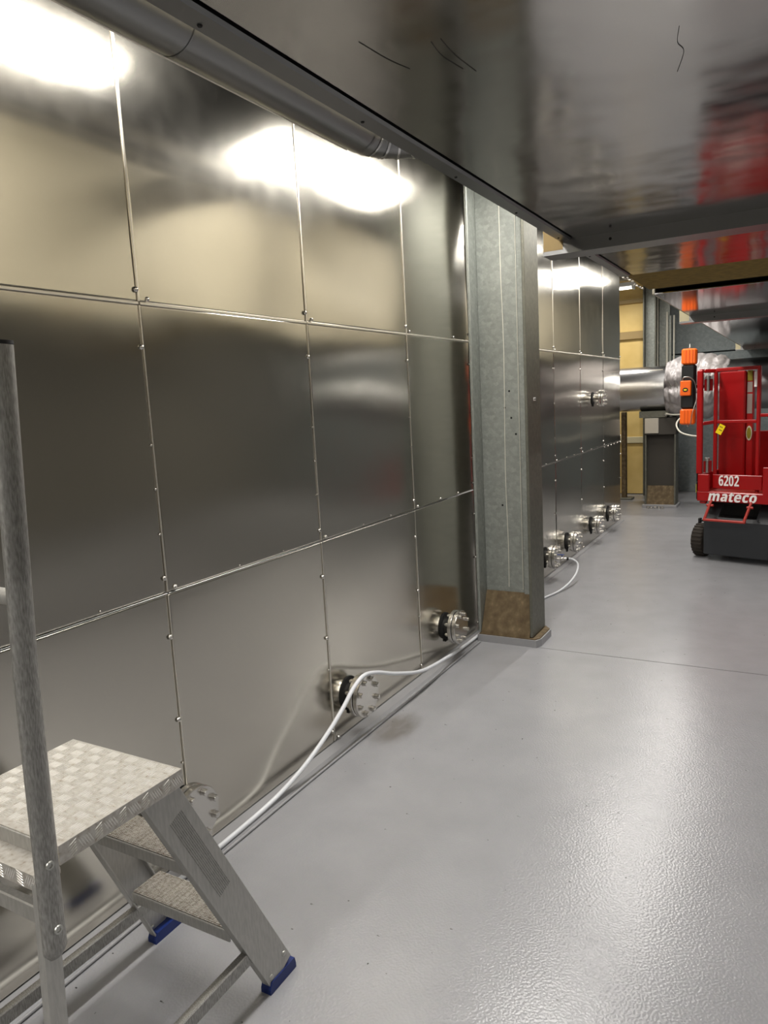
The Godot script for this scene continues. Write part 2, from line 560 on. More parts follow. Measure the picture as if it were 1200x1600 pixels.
func blind_flange(z: float, y: float, r: float, tank: Node, reach := 0.117) -> Node3D:
	# neck, welding flange, gasket and blind cover with eight bolts; dark opening round the neck
	var f := Node3D.new()
	f.name = numbered(tank, "blind_flange")
	tank.add_child(f, true)
	f.position = Vector3(WX, y, z) - org
	var keep := org
	org = Vector3.ZERO
	var t := frame_at(Vector3.ZERO, Vector3.RIGHT)
	var st := mb()
	lathe(st, [Vector2(0.0, 0.0065), Vector2(r * 0.78, 0.0065), Vector2(r * 0.8, 0.004), Vector2(r * 0.8, -0.01)], t, 28)
	bx(st, Vector3(0.004, -r * 0.62, 0.0), Vector3(0.007, r * 0.7, r * 0.34), Basis.IDENTITY, 0.001)
	obj("opening", st, M["black void"], f)
	st = mb()
	var x0 := reach - 0.056
	lathe(st, [Vector2(r * 0.5, 0.0), Vector2(r * 0.5, x0 - 0.02), Vector2(r * 0.62, x0)], t, 24, true)
	obj("neck", st, M["bright steel"], f)
	st = mb()
	lathe(st, [Vector2(r * 0.5, x0), Vector2(r * 0.97, x0), Vector2(r, x0 + 0.003), Vector2(r, x0 + 0.022), Vector2(r * 0.97, x0 + 0.025), Vector2(r * 0.6, x0 + 0.025)], t, 32)
	obj("flange_ring", st, M["bright steel"], f)
	st = mb()
	lathe(st, [Vector2(r * 0.3, x0 + 0.025), Vector2(r * 0.86, x0 + 0.025), Vector2(r * 0.86, x0 + 0.030), Vector2(r * 0.3, x0 + 0.030)], t, 24)
	obj("gasket", st, M["black"], f)
	st = mb()
	lathe(st, [Vector2(r * 0.3, x0 + 0.030), Vector2(r * 0.97, x0 + 0.030), Vector2(r, x0 + 0.033), Vector2(r, x0 + 0.053), Vector2(r * 0.97, x0 + 0.056), Vector2(0.0, x0 + 0.056)], t, 32)
	obj("cover_plate", st, M["bright steel"], f)
	for k in 8:
		var a := TAU * (k + 0.5) / 8
		inst("bolt", bolt_mesh, M["bright steel"], f, t * Transform3D(Basis.IDENTITY, Vector3(cos(a) * r * 0.79, x0, sin(a) * r * 0.79)))
	org = keep
	return f

func tanks() -> void:
	org = Vector3.ZERO
	var st := mb()
	lathe(st, [Vector2(0.009, 0.0), Vector2(0.0085, 0.004), Vector2(0.006, 0.007), Vector2(0.0, 0.0085)], frame_at(Vector3.ZERO, Vector3.RIGHT), 10, true)
	rivet_mesh = st.commit()
	st = mb()
	var t := frame_at(Vector3.ZERO, Vector3.UP)
	var th := Transform3D.IDENTITY
	lathe(st, [Vector2(0.0, 0.076), Vector2(0.010, 0.076), Vector2(0.0125, 0.073), Vector2(0.0125, 0.057), Vector2(0.0, 0.057)], th, 6)
	lathe(st, [Vector2(0.016, 0.057), Vector2(0.016, 0.059), Vector2(0.0, 0.059)], th, 12)
	lathe(st, [Vector2(0.007, -0.026), Vector2(0.007, 0.04), Vector2(0.0, 0.04)], th, 8)
	lathe(st, [Vector2(0.0, -0.018), Vector2(0.0125, -0.018), Vector2(0.0125, -0.003), Vector2(0.0, -0.003)], th, 6)
	bolt_mesh = st.commit()
	rng.seed = 77
	var rows := [0.018, 1.05, 2.083, 3.14]
	# ---- near tank
	var tk := thing("clad_tank", "near tank wall of brushed stainless sheets running past the step ladder", "tank", Vector3(WX, 0, -1.85))
	tank_body(tk, 2.2, -4.83)
	var zs := [2.14, 1.14, 0.14, -0.86, -1.86, -2.86, -3.86, -4.79]
	for c in zs.size() - 1:
		for r in 3:
			var pan := panel(zs[c], zs[c + 1], rows[r], rows[r + 1], sheet_shape(r, c), tk)
			panel_rivets(pan, zs[c], zs[c + 1], rows, r, c < 2)
	joint_strips(tk, zs, rows)
	st = mb()
	bx(st, Vector3(WX - 0.004, 1.58, -4.812), Vector3(0.012, 3.12, 0.036), Basis.IDENTITY, 0.004)
	obj("corner_trim", st, M["strip steel"], tk)
	for z in [-1.792, -3.015, -4.22]: blind_flange(z, 0.222 if z < -2 else 0.235, 0.11, tk)
	# ---- far tank
	tk = thing("clad_tank", "far tank wall of brushed stainless sheets beyond the galvanised column", "tank", Vector3(WX, 0, -7.4))
	tank_body(tk, -4.93, -9.75)
	zs = [-4.96, -5.82, -6.82, -7.78, -8.81, -9.76]
	for c in zs.size() - 1:
		for r in 3:
			var pan := panel(zs[c], zs[c + 1], rows[r], rows[r + 1], sheet_shape(r, c + 8), tk)
			panel_rivets(pan, zs[c], zs[c + 1], rows, r, false)
			if c == 4 and r == 0:
				for k in 6: rivet(lerpf(-8.86, -9.73, k / 5.0), 1.036, pan)
	joint_strips(tk, zs, rows, true)
	for z in [-6.427, -7.171, -8.164, -9.003]: blind_flange(z, 0.22, 0.11, tk)
	blind_flange(-8.306, 1.618, 0.09, tk, 0.13)

func tank_body(tk: Node3D, z0: float, z1: float) -> void:
	var st := mb()
	bx(st, Vector3(WX - 1.45 - 0.008, 1.575, (z0 + z1) / 2), Vector3(2.9, 3.11, z0 - z1), Basis.IDENTITY, 0.003)
	obj("body", st, M["strip steel"], tk)
	st = mb()
	bx(st, Vector3(WX - 1.45 - 0.03, 0.01, (z0 + z1) / 2), Vector3(2.9, 0.02, z0 - z1 - 0.02), Basis.IDENTITY, 0.0)
	obj("base_gap", st, M["black void"], tk)

func joint_strips(tk: Node3D, zs: Array, rows: Array, lean := false) -> void:
	for c in zs.size() - 1:
		for r in 3:
			var w: float = [0.004, 0.006, 0.010][r]
			if c < zs.size() - 2 and not (lean and r < 2):
				var st := mb()
				bx(st, Vector3(WX - 0.001, (rows[r] + rows[r + 1]) / 2, zs[c + 1]), Vector3(0.007, rows[r + 1] - rows[r] - 0.012, w), Basis.IDENTITY, 0.0025)
				obj("joint_strip", st, M["strip steel"], tk)
			if r < 2:
				var st := mb()
				w = [0.003 if lean else 0.0045, 0.010][r]
				bx(st, Vector3(WX - 0.0005, rows[r + 1], (zs[c] + zs[c + 1]) / 2), Vector3(0.007, w, zs[c] - zs[c + 1] - 0.006), Basis.IDENTITY, 0.0025)
				obj("joint_strip", st, M["strip steel" if r else "pipe cladding"], tk)

func sheet_shape(r: int, c: int) -> Dictionary:
	rng.seed = 900 + r * 31 + c * 7
	var waves := []
	for k in 4:
		waves.append([rng.randf_range(0.0004, 0.0012) * (1.4 if r == 2 else 1.0), rng.randf_range(0.1, 0.75) * (1 if rng.randf() < 0.5 else -1), rng.randf_range(0.3, 1.8), rng.randf() * TAU])
	return {"dish": [0.004, 0.003, 0.004][r], "tilt": [0.0, 0.0, 0.0][r], "waves": waves, "roll": [0.4, 0.8, 1.0][r]}

func panel_rivets(pan: Node, z0: float, z1: float, rows: Array, r: int, skip: bool) -> void:
	if skip: return
	rng.seed = int(-z0 * 100) + r
	var ze := z1 + 0.011
	var heights: Array = [[0.075, 0.395, 0.56, 0.885], [1.11, 1.28, 1.44, 1.60, 1.93], [2.122]][r]
	for y in heights: rivet(ze, y + rng.randf_range(-0.008, 0.008), pan, 0.45 if y in [0.395, 1.28, 1.44, 1.60] else 1.0)
	rivet(z0 - 0.037, rows[r] + 0.016 if r else 0.03, pan)
	if r == 1:
		for k in [0.4, 0.7]: rivet(lerpf(z0, z1, k), rows[1] + 0.016, pan, 1.0 if z1 == -4.79 else 0.4)
	elif r == 2 and z1 == -4.79:
		rivet(-4.527, rows[2] + 0.016, pan)

# ------------------------------------------------------------------ steel columns
func steel_column() -> void:
	var t := thing("steel_column", "galvanised H-section column with rusty foot standing between the two tanks", "column", Vector3(-1.71, 0, -4.77))
	var st := mb()
	prism(st, PackedVector2Array([Vector2(-1.924, -4.905), Vector2(-1.924, -4.605), Vector2(-1.50, -4.605), Vector2(-1.478, -4.66), Vector2(-1.478, -4.88), Vector2(-1.53, -4.94), Vector2(-1.9, -4.94)]), 0.05, Transform3D(Basis(Vector3.RIGHT, Vector3.BACK, Vector3.DOWN), Vector3(0, 0.05, 0)))
	obj("base_plate", st, M["floor paint"], t)
	st = mb()
	prism(st, PackedVector2Array([Vector2(-1.915, -4.9), Vector2(-1.915, -4.615), Vector2(-1.51, -4.615), Vector2(-1.488, -4.66), Vector2(-1.488, -4.88), Vector2(-1.53, -4.93)]), 0.006, Transform3D(Basis(Vector3.RIGHT, Vector3.BACK, Vector3.DOWN), Vector3(0, 0.056, 0)))
	obj("foot_deposit", st, M["rusty plate"], t)
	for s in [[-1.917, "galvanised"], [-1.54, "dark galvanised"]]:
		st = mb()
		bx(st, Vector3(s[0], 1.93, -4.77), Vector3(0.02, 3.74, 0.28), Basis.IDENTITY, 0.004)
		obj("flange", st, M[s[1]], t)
	st = mb()
	bx(st, Vector3(-1.728, 1.93, -4.77), Vector3(0.357, 3.74, 0.012), Basis.IDENTITY, 0.002)
	# weld runs and a stiffening strip on the web
	bx(st, Vector3(-1.600, 1.93, -4.758), Vector3(0.05, 3.74, 0.012), Basis.IDENTITY, 0.004)
	obj("web", st, M["galvanised"], t)
	st = mb()
	tube(st, spline([Vector3(-1.735, 3.6, -4.762), Vector3(-1.738, 2.6, -4.762), Vector3(-1.73, 2.0, -4.762), Vector3(-1.742, 1.2, -4.762), Vector3(-1.735, 0.7, -4.762), Vector3(-1.738, 0.37, -4.762)], 3), 0.0025, 6)
	tube(st, [Vector3(-1.628, 3.6, -4.753), Vector3(-1.632, 0.36, -4.753)], 0.002, 6)
	obj("sealant_run", st, M["conduit"], t)
	for h in [[-1.77, 0.95], [-1.69, 1.55], [-1.70, 1.73], [-1.66, 1.44], [-1.735, 1.62]]:
		st = mb()
		lathe(st, [Vector2(0.007, 0), Vector2(0.007, 0.001), Vector2(0, 0.001)], frame_at(Vector3(h[0], h[1], -4.764), Vector3.BACK), 10)
		obj("bolt_hole", st, M["black void"], t)
	# sloping rusty haunch at the foot between the flanges
	st = mb()
	prism(st, PackedVector2Array([Vector2(-4.764, 0.056), Vector2(-4.625, 0.056), Vector2(-4.632, 0.075), Vector2(-4.755, 0.335), Vector2(-4.764, 0.335)]), 0.352, Transform3D(Basis(Vector3.BACK, Vector3.UP, Vector3.LEFT), Vector3(-1.552, 0, 0)))
	obj("haunch", st, M["rusty plate"], t)
	st = mb()
	bx(st, Vector3(-1.529, 1.668, -4.777), Vector3(0.002, 0.022, 0.045), Basis.IDENTITY, 0.0005)
	obj("label_plate", st, M["white print"], t)
	st = mb()
	for k in 3: bx(st, Vector3(-1.5278, 1.668, -4.790 + 0.012 * k), Vector3(0.001, 0.008, 0.008), Basis.IDENTITY, 0.0002)
	obj("label_mark", st, M["black"], t)

func far_steel() -> void:
	# H-section prop that carries the big pipe
	var t := thing("pipe_support", "rusty H-section prop carrying the large insulated pipe", "support", Vector3(-1.69, 0, -11.08))
	var st := mb()
	bx(st, Vector3(-1.69, 0.02, -11.08), Vector3(0.47, 0.04, 0.36), Basis.IDENTITY, 0.004)
	obj("base_plate", st, M["floor paint"], t)
	for x in [-1.885, -1.49]:
		st = mb()
		bx(st, Vector3(x, 0.54, -11.08), Vector3(0.022, 1.0, 0.27), Basis.IDENTITY, 0.003)
		obj("flange", st, M["dark galvanised"], t)
	st = mb()
	bx(st, Vector3(-1.69, 0.54, -11.08), Vector3(0.38, 1.0, 0.014), Basis.IDENTITY, 0.002)
	obj("web", st, M["dark web"], t)
	st = mb()
	prism(st, PackedVector2Array([Vector2(-11.07, 0.04), Vector2(-10.96, 0.04), Vector2(-11.06, 0.30), Vector2(-11.07, 0.30)]), 0.37, Transform3D(Basis(Vector3.BACK, Vector3.UP, Vector3.LEFT), Vector3(-1.505, 0, 0)))
	obj("haunch", st, M["rusty plate"], t)
	st = mb()
	bx(st, Vector3(-1.69, 1.16, -11.08), Vector3(0.43, 0.24, 0.28), Basis.IDENTITY, 0.006)
	obj("head_beam", st, M["dark web"], t)
	st = mb()
	bx(st, Vector3(-1.80, 1.17, -10.93), Vector3(0.19, 0.215, 0.02), Basis.IDENTITY, 0.012)
	obj("end_plate", st, M["strip steel"], t)
	st = mb()
	prism(st, PackedVector2Array([Vector2(-1.97, 1.285), Vector2(-1.60, 1.285), Vector2(-1.56, 1.377), Vector2(-1.97, 1.377)]), 0.3, Transform3D(Basis.IDENTITY, Vector3(0, 0, -11.23)))
	obj("saddle", st, M["dark galvanised"], t)
	st = mb()
	lathe(st, [Vector2(0, 0.02), Vector2(0.024, 0.02), Vector2(0.024, -0.02), Vector2(0, -0.02)], frame_at(Vector3(-1.60, 1.33, -10.91), Vector3.BACK), 6)
	obj("clamp_nut", st, M["bright steel"], t)
	# loose nuts and bolts lying at its foot
	rng.seed = 8
	for k in 5:
		st = mb()
		org = Vector3(-1.83 + 0.05 * k, 0, -10.80 + rng.randf_range(-0.03, 0.02))
		lathe(st, [Vector2(0.0, 0.03), Vector2(0.02, 0.03), Vector2(0.022, 0.026), Vector2(0.022, 0.0), Vector2(0.0, 0.0)], Transform3D(Basis(Vector3.UP, k * 0.7), org), 6)
		var o := obj("loose_nut", st, M["bright steel"])
		o.position = org
		tag(o, ["leftmost", "second from left", "middle", "fourth from left", "rightmost"][k] + " of the loose steel nuts at the foot of the pipe prop", "nut", "loose nuts by the pipe prop")
	# thin post behind the tank corner
	t = thing("corner_post", "short dark post standing just behind the corner of the far tank", "post", Vector3(-2.33, 0, -11.72))
	st = mb()
	bx(st, Vector3(-2.335, 0.68, -11.72), Vector3(0.07, 1.35, 0.10), Basis.IDENTITY, 0.006)
	obj("post", st, M["rusty plate"], t)
	st = mb()
	bx(st, Vector3(-2.31, 0.015, -11.70), Vector3(0.22, 0.03, 0.2), Basis.IDENTITY, 0.004)
	obj("base_plate", st, M["dark galvanised"], t)
	# galvanised column and sheet in front of the far wall
	t = thing("wall_column", "galvanised column standing at the right end of the yellow wall", "column", Vector3(-2.03, 0, -12.2))
	st = mb()
	bx(st, Vector3(-2.115, 1.9, -12.2), Vector3(0.02, 3.78, 0.2), Basis.IDENTITY, 0.003)
	bx(st, Vector3(-1.955, 1.9, -12.24), Vector3(0.02, 3.78, 0.12), Basis.IDENTITY, 0.003)
	obj("flange", st, M["dark galvanised"], t)
	st = mb()
	bx(st, Vector3(-2.035, 1.9, -12.25), Vector3(0.15, 3.78, 0.014), Basis.IDENTITY, 0.002)
	obj("web", st, M["galvanised"], t)
	st = mb()
	bx(st, Vector3(-1.865, 1.9, -12.5), Vector3(0.16, 3.78, 0.04), Basis.IDENTITY, 0.003)
	obj("cover_sheet", st, M["galvanised"], t)
	var labels := ["white conduit along the seam of the galvanised column", "middle white conduit running down beside the grey wall", "thicker grey conduit between the two white ones", "rightmost white conduit against the grey wall"]
	var cx := [[-1.955, 0.013, "conduit"], [-1.815, 0.018, "conduit"], [-1.767, 0.022, "galvanised"], [-1.712, 0.013, "conduit"]]
	for k in 4:
		org = Vector3(cx[k][0], 0, -12.4)
		st = mb()
		tube(st, [Vector3(cx[k][0], 0.0, -12.4), Vector3(cx[k][0], [3.1, 2.86, 2.8, 2.8][k], -12.4)], cx[k][1], 10)
		for y in [0.8, 1.6, 2.4]: bx(st, Vector3(cx[k][0], y, -12.41), Vector3(cx[k][1] * 2.1, 0.03, 0.04), Basis.IDENTITY, 0.003)
		var o := obj("conduit", st, M[cx[k][2]])
		o.position = org
		tag(o, labels[k], "conduit", "conduits by the far column")

# ------------------------------------------------------------------ overhead duct, beams and pipes
func duct() -> void:
	var t := thing("overhead_duct", "near overhead duct with polished stainless underside hanging above the aisle", "duct", Vector3(0, DY, -0.8))
	var st := mb()
	var x1 := 0.78
	for q in [[1.6, -0.4], [-0.404, -2.56], [-2.66, -3.55]]:
		st = mb()
		bx(st, Vector3((DX + 0.052 + x1) / 2, DY + 0.004, (q[0] + q[1]) / 2), Vector3(x1 - DX - 0.052, 0.008, q[0] - q[1]), Basis.IDENTITY, 0.001)
		obj("bottom_panel", st, M["polished sheet"], t)
	st = mb()
	bx(st, Vector3(DX + 0.021, DY + 0.008, -0.98), Vector3(0.044, 0.024, 5.14), Basis.IDENTITY, 0.005)
	obj("edge_trim", st, M["pipe cladding"], t)
	for k in 9:
		st = mb()
		lathe(st, [Vector2(0.004, 0), Vector2(0.003, 0.002), Vector2(0, 0.0025)], frame_at(Vector3(DX + 0.016, DY - 0.004, 0.6 - 0.42 * k - 0.15), Vector3.DOWN), 8)
		obj("screw", st, M["black"], t)
	st = mb()
	bx(st, Vector3(DX + 0.010, 2.66, -1.275), Vector3(0.016, 0.86, 5.73), Basis.IDENTITY, 0.003)
	obj("side_panel", st, M["duct side"], t)
	st = mb()
	bx(st, Vector3(x1, 2.65, -0.98), Vector3(0.016, 0.86, 5.14), Basis.IDENTITY, 0.003)
	obj("side_panel", st, M["duct side"], t)
	st = mb()
	bx(st, Vector3((DX + x1) / 2, 3.08, -1.28), Vector3(x1 - DX, 0.016, 5.73), Basis.IDENTITY, 0.003)
	obj("top_panel", st, M["pipe cladding"], t)
	st = mb()
	bx(st, Vector3(DX + 0.01, 3.085, -0.98), Vector3(0.05, 0.05, 5.14), Basis.IDENTITY, 0.006)
	obj("top_trim", st, M["strip steel"], t)
	st = mb()
	bx(st, Vector3((DX + x1) / 2 + 0.01, 2.24, -1.27), Vector3(x1 - DX - 0.03, 0.03, 5.7), Basis.IDENTITY, 0.002)
	obj("core", st, M["black void"], t)
	st = mb()
	bx(st, Vector3((DX + x1) / 2 + 0.005, 2.64, -3.845), Vector3(x1 - DX - 0.03, 0.86, 0.59), Basis.IDENTITY, 0.006)
	obj("insulation_board", st, M["mineral board"], t)
	rng.seed = 3
	for k in 9:
		var z := -3.56 - 0.065 * k
		st = mb()
		bx(st, Vector3(DX + 0.002, DY + rng.randf_range(0.0, 0.008), z), Vector3(0.012, 0.006, rng.randf_range(0.02, 0.06)), Basis(Vector3.UP, rng.randf_range(-0.3, 0.3)), 0.001)
		obj("torn_foil", st, M["strip steel"], t)
	st = mb()
	bx(st, Vector3((DX + x1) / 2 + 0.015, 2.68, -4.262), Vector3(x1 - DX - 0.06, 0.8, 0.22), Basis.IDENTITY, 0.006)
	obj("joint_sleeve", st, M["black void"], t)
	for k in 3:
		for s in [DX + 0.3, x1 - 0.3]:
			st = mb()
			tube(st, [Vector3(s, 3.08, 0.8 - 1.9 * k), Vector3(s, 3.80, 0.8 - 1.9 * k)], 0.008, 8)
			obj("hanger_rod", st, M["hinge steel"], t)
	# scratches in the protective film of the underside
	for q in [[Vector2(-0.163, -1.212), Vector2(-0.172, -1.262), Vector2(-0.168, -1.30), Vector2(-0.187, -1.372)], [Vector2(-0.46, -1.04), Vector2(-0.463, -1.10), Vector2(-0.458, -1.17)], [Vector2(-0.475, -1.04), Vector2(-0.48, -1.09), Vector2(-0.472, -1.15)], [Vector2(-0.56, -0.98), Vector2(-0.552, -1.05), Vector2(-0.54, -1.10)]]:
		st = mb()
		var sp := []
		for v in q: sp.append(Vector3(v.x, DY - 0.0002, v.y))
		tube(st, spline(sp, 5), 0.0008, 6, 0.0005)
		obj("scratch", st, M["scratch"], t)
	# second duct
	t = thing("overhead_duct", "far overhead duct with mirror-like underside hanging above the red lift", "duct", Vector3(0, DY, -8.5))
	var zs := [-4.38, -5.98, -6.12, -8.4, -8.405, -11.75, -11.88, -12.7]
	for k in 4:
		st = mb()
		bx(st, Vector3((DX + 0.012 + x1) / 2, DY + 0.004, (zs[2 * k] + zs[2 * k + 1]) / 2), Vector3(x1 - DX - 0.012, 0.008, zs[2 * k] - zs[2 * k + 1]), Basis.IDENTITY, 0.001)
		obj("bottom_panel", st, M["mirror sheet"], t)
	st = mb()
	bx(st, Vector3(DX + 0.008, 2.65, -8.54), Vector3(0.014, 0.88, 8.32), Basis.IDENTITY, 0.003)
	obj("side_panel", st, M["duct side"], t)
	st = mb()
	bx(st, Vector3(x1, 2.65, -8.54), Vector3(0.014, 0.88, 8.32), Basis.IDENTITY, 0.003)
	obj("side_panel", st, M["duct side"], t)
	st = mb()
	bx(st, Vector3((DX + x1) / 2, 3.08, -8.54), Vector3(x1 - DX, 0.016, 8.32), Basis.IDENTITY, 0.003)
	obj("top_panel", st, M["pipe cladding"], t)
	st = mb()
	bx(st, Vector3((DX + x1) / 2, 2.26, -8.54), Vector3(x1 - DX - 0.03, 0.04, 8.30), Basis.IDENTITY, 0.002)
	obj("core", st, M["black void"], t)
	for k in 3:
		for s in [DX + 0.3, x1 - 0.3]:
			st = mb()
			tube(st, [Vector3(s, 3.08, -5.4 - 2.8 * k), Vector3(s, 3.80, -5.4 - 2.8 * k)], 0.008, 8)
			obj("hanger_rod", st, M["hinge steel"], t)
	# cross beams that carry the ducts; their left ends stick out
	var lb := ["nearest steel cross beam under the overhead duct, its end sticking out by the column", "middle steel cross beam under the far duct, above the orange tube", "farthest steel cross beam under the far duct, above the red lift"]
	var bz := [[-2.605, 0.11, -0.775], [-6.05, 0.13, -0.79], [-11.82, 0.13, -0.80]]
	for k in 3:
		t = thing("cross_beam", lb[k], "beam", Vector3(0, 2.16, bz[k][0]), "cross beams under the ducts")
		var w: float = bz[k][1] / 2
		st = mb()
		# channel section, open towards the back
		prism(st, PackedVector2Array([Vector2(-w, 2.165), Vector2(w, 2.165), Vector2(w, DY + 0.03), Vector2(w - 0.008, DY + 0.03), Vector2(w - 0.008, 2.173), Vector2(-w, 2.173)]), 0.85 - bz[k][2], Transform3D(Basis(Vector3.BACK, Vector3.UP, Vector3.LEFT), Vector3(0.85, 0, bz[k][0])))
		obj("channel", st, M["pipe cladding"], t)
		st = mb()
		bx(st, Vector3(bz[k][2] + 0.035, DY + 0.012, bz[k][0] + w - 0.004), Vector3(0.07, 0.09, 0.009), Basis.IDENTITY, 0.002)
		obj("end_plate", st, M["brown rail" if k == 0 else "pale rail"], t)
		st = mb()
		lathe(st, [Vector2(0.005, 0), Vector2(0.005, 0.001), Vector2(0, 0.001)], frame_at(Vector3(-0.55, 2.19, bz[k][0] + w), Vector3.BACK), 8)
		obj("screw_hole", st, M["black void"], t)
		st = mb()
		tube(st, [Vector3(0.82, 2.2, bz[k][0]), Vector3(0.82, 3.82, bz[k][0])], 0.008, 8)
		obj("hanger_rod", st, M["hinge steel"], t)

func clad_pipe() -> void:
	# pipe along the top of the near tank, turning into the duct with a segmented elbow
	var t := thing("clad_pipe", "sheet-clad pipe with segmented elbow running beside the duct in front of the near tank", "pipe", Vector3(-1.6, 2.82, -1.0))
	var c := Vector3(-1.6, 2.819, 0)
	var r := 0.095
	var joints := [1.36, 0.33, -0.70, -1.73, -2.76]
	for k in 4:
		var st := mb()
		tube(st, [Vector3(c.x, c.y, joints[k]), Vector3(c.x, c.y, joints[k + 1])], r, 36, -1.0, false)
		obj("clad_section", st, M["pipe cladding"], t)
		st = mb()
		tube(st, [Vector3(c.x, c.y, joints[k + 1] + 0.008), Vector3(c.x, c.y, joints[k + 1] + 0.003), Vector3(c.x, c.y, joints[k + 1] - 0.003), Vector3(c.x, c.y, joints[k + 1] - 0.008)], r + 0.0015, 36, -1.0, false)
		obj("joint_bead", st, M["pipe cladding"], t)
	var st := mb()
	tube(st, [Vector3(c.x - 0.0515, c.y - 0.0815, 1.3), Vector3(c.x - 0.0515, c.y - 0.0815, -2.74)], 0.0035, 8)
	obj("lap_seam", st, M["strip steel"], t)
	# elbow gores: turn from -z to +x about a centre to the right
	var rc := 0.21
	var o := Vector3(c.x + rc, c.y, joints[4])
	for k in 5:
		var a0 := deg_to_rad(18.0 * k)
		var a1 := deg_to_rad(18.0 * (k + 1))
		st = mb()
		var p0 := o + Vector3(-cos(a0), 0, -sin(a0)) * rc
		var p1 := o + Vector3(-cos(a1), 0, -sin(a1)) * rc
		gore(st, o, rc, a0, a1, r)
		obj("elbow_gore", st, M["pipe cladding"], t)
		st = mb()
		var d := Vector3(sin(a1), 0, -cos(a1))
		tube(st, [p1 - d * 0.005, p1, p1 + d * 0.005], r + 0.003, 30, -1.0, false)
		obj("joint_bead", st, M["bright cladding"], t)
	st = mb()
	tube(st, [o + Vector3(0, 0, -rc), Vector3(DX - 0.001, c.y, o.z - rc)], r, 32, -1.0, false)
	obj("clad_section", st, M["pipe cladding"], t)

func gore(st: SurfaceTool, o: Vector3, rc: float, a0: float, a1: float, r: float) -> void:
	var n := 32
	for k in n:
		var q := []
		for e in [[a0, k], [a1, k], [a1, k + 1], [a0, k + 1]]:
			var b: float = TAU * e[1] / n
			q.append(o + Vector3(-cos(e[0]), 0, -sin(e[0])) * (rc + r * cos(b)) + Vector3(0, r * sin(b), 0))
		var am := (a0 + a1) / 2
		var n0 := Vector3(-cos(am), 0, -sin(am)) * cos(TAU * k / n) + Vector3(0, sin(TAU * k / n), 0)
		var n1 := Vector3(-cos(am), 0, -sin(am)) * cos(TAU * (k + 1) / n) + Vector3(0, sin(TAU * (k + 1) / n), 0)
		tri(st, [q[0], q[1], q[2]], [n0, n0, n1])
		tri(st, [q[0], q[2], q[3]], [n0, n1, n1])

func big_pipe() -> void:
	var cy := 1.69
	var cz := -11.1
	var t := thing("insulated_pipe", "large sheet-clad pipe crossing behind the tank corner with quilted silver jacket", "pipe", Vector3(-1.6, cy, cz))
	var ax := frame_at(Vector3(0, cy, cz), Vector3.RIGHT)
	var st := mb()
	lathe(st, [Vector2(0.31, -3.6), Vector2(0.31, -2.4), Vector2(0.3125, -2.4), Vector2(0.3125, -1.62), Vector2(0.0, -1.62)], ax, 48)
	obj("clad_section", st, M["bright cladding"], t)
	st = mb()
	for q in [[0.55, 2.5], [2.5, 4.2]]:
		var a := deg_to_rad(55.0)
		bx(st, Vector3(-2.6, cy + 0.312 * sin(a), cz + 0.312 * cos(a)), Vector3(1.9, 0.02, 0.003), Basis(Vector3.RIGHT, -a), 0.001)
	obj("lap_seam", st, M["strip steel"], t)
	# quilted jacket: two lobes drawn together along a horizontal lacing
	st = mb()
	var nu := 70
	var nv := 110
	var f1 := noise(61, 7.0, 3)
	var f2 := noise(62, 3.2, 3)
	f2.fractal_type = FastNoiseLite.FRACTAL_RIDGED
	var pos := []
	for i in nu + 1:
		var u := float(i) / nu
		var x := lerpf(-1.62, -0.80, u)
		var prof := 0.30 + 0.125 * pow(sin(PI * clampf(u, 0.0, 1.0)), 0.45)
		for j in nv:
			var a := TAU * j / nv                        # 0 towards the camera, up at 90 degrees
			var la := wrapf(a - deg_to_rad(4.0), -PI, PI)
			var lace := exp(-la * la / 0.02)
			var fold := 0.5 + 0.5 * sin(x * 62.0 + 2.5 * f1.get_noise_2d(x * 3.0, a))
			var nse: float = f1.get_noise_3d(x * 1.4, cos(a) * 0.55, sin(a) * 0.55)
			var crease: float = pow(maxf(f2.get_noise_3d(x * 1.2, cos(a) * 0.55, sin(a) * 0.55), 0.0), 2.0)
			var quilt := pow(absf(sin(x * 22.0 + 0.5 * sin(a * 3.0))), 0.5) * pow(absf(sin(a * 4.5 + 0.4 * sin(x * 9.0))), 0.5)
			var r := prof - 0.075 * lace - 0.02 * exp(-la * la / 0.12) * fold + 0.02 * nse + 0.042 * quilt - 0.02 - 0.008 * crease - 0.012 * exp(-la * la / 0.5) * fold
			pos.append(Vector3(x, cy + r * sin(a) * 1.03 + 0.0, cz + r * cos(a)))
	skin(st, pos, nu + 1, nv)
	obj("quilted_jacket", st, M["foil jacket"], t)
	st = mb()
	for k in 9:
		var x := lerpf(-1.55, -0.9, k / 8.0)
		tube(st, [Vector3(x, cy + 0.09, cz + 0.36), Vector3(x + 0.03, cy + 0.03, cz + 0.345), Vector3(x + 0.03, cy - 0.03, cz + 0.35)], 0.006, 6)
	obj("lacing", st, M["hinge steel"], t)
	st = mb()
	lathe(st, [Vector2(0.0, -0.86), Vector2(0.34, -0.86), Vector2(0.34, 3.4), Vector2(0.0, 3.4)], ax, 40)
	lathe(st, [Vector2(0.345, 0.2), Vector2(0.35, 0.22), Vector2(0.35, 0.26), Vector2(0.345, 0.28)], ax, 40)
	obj("far_section", st, M["pipe cladding"], t)

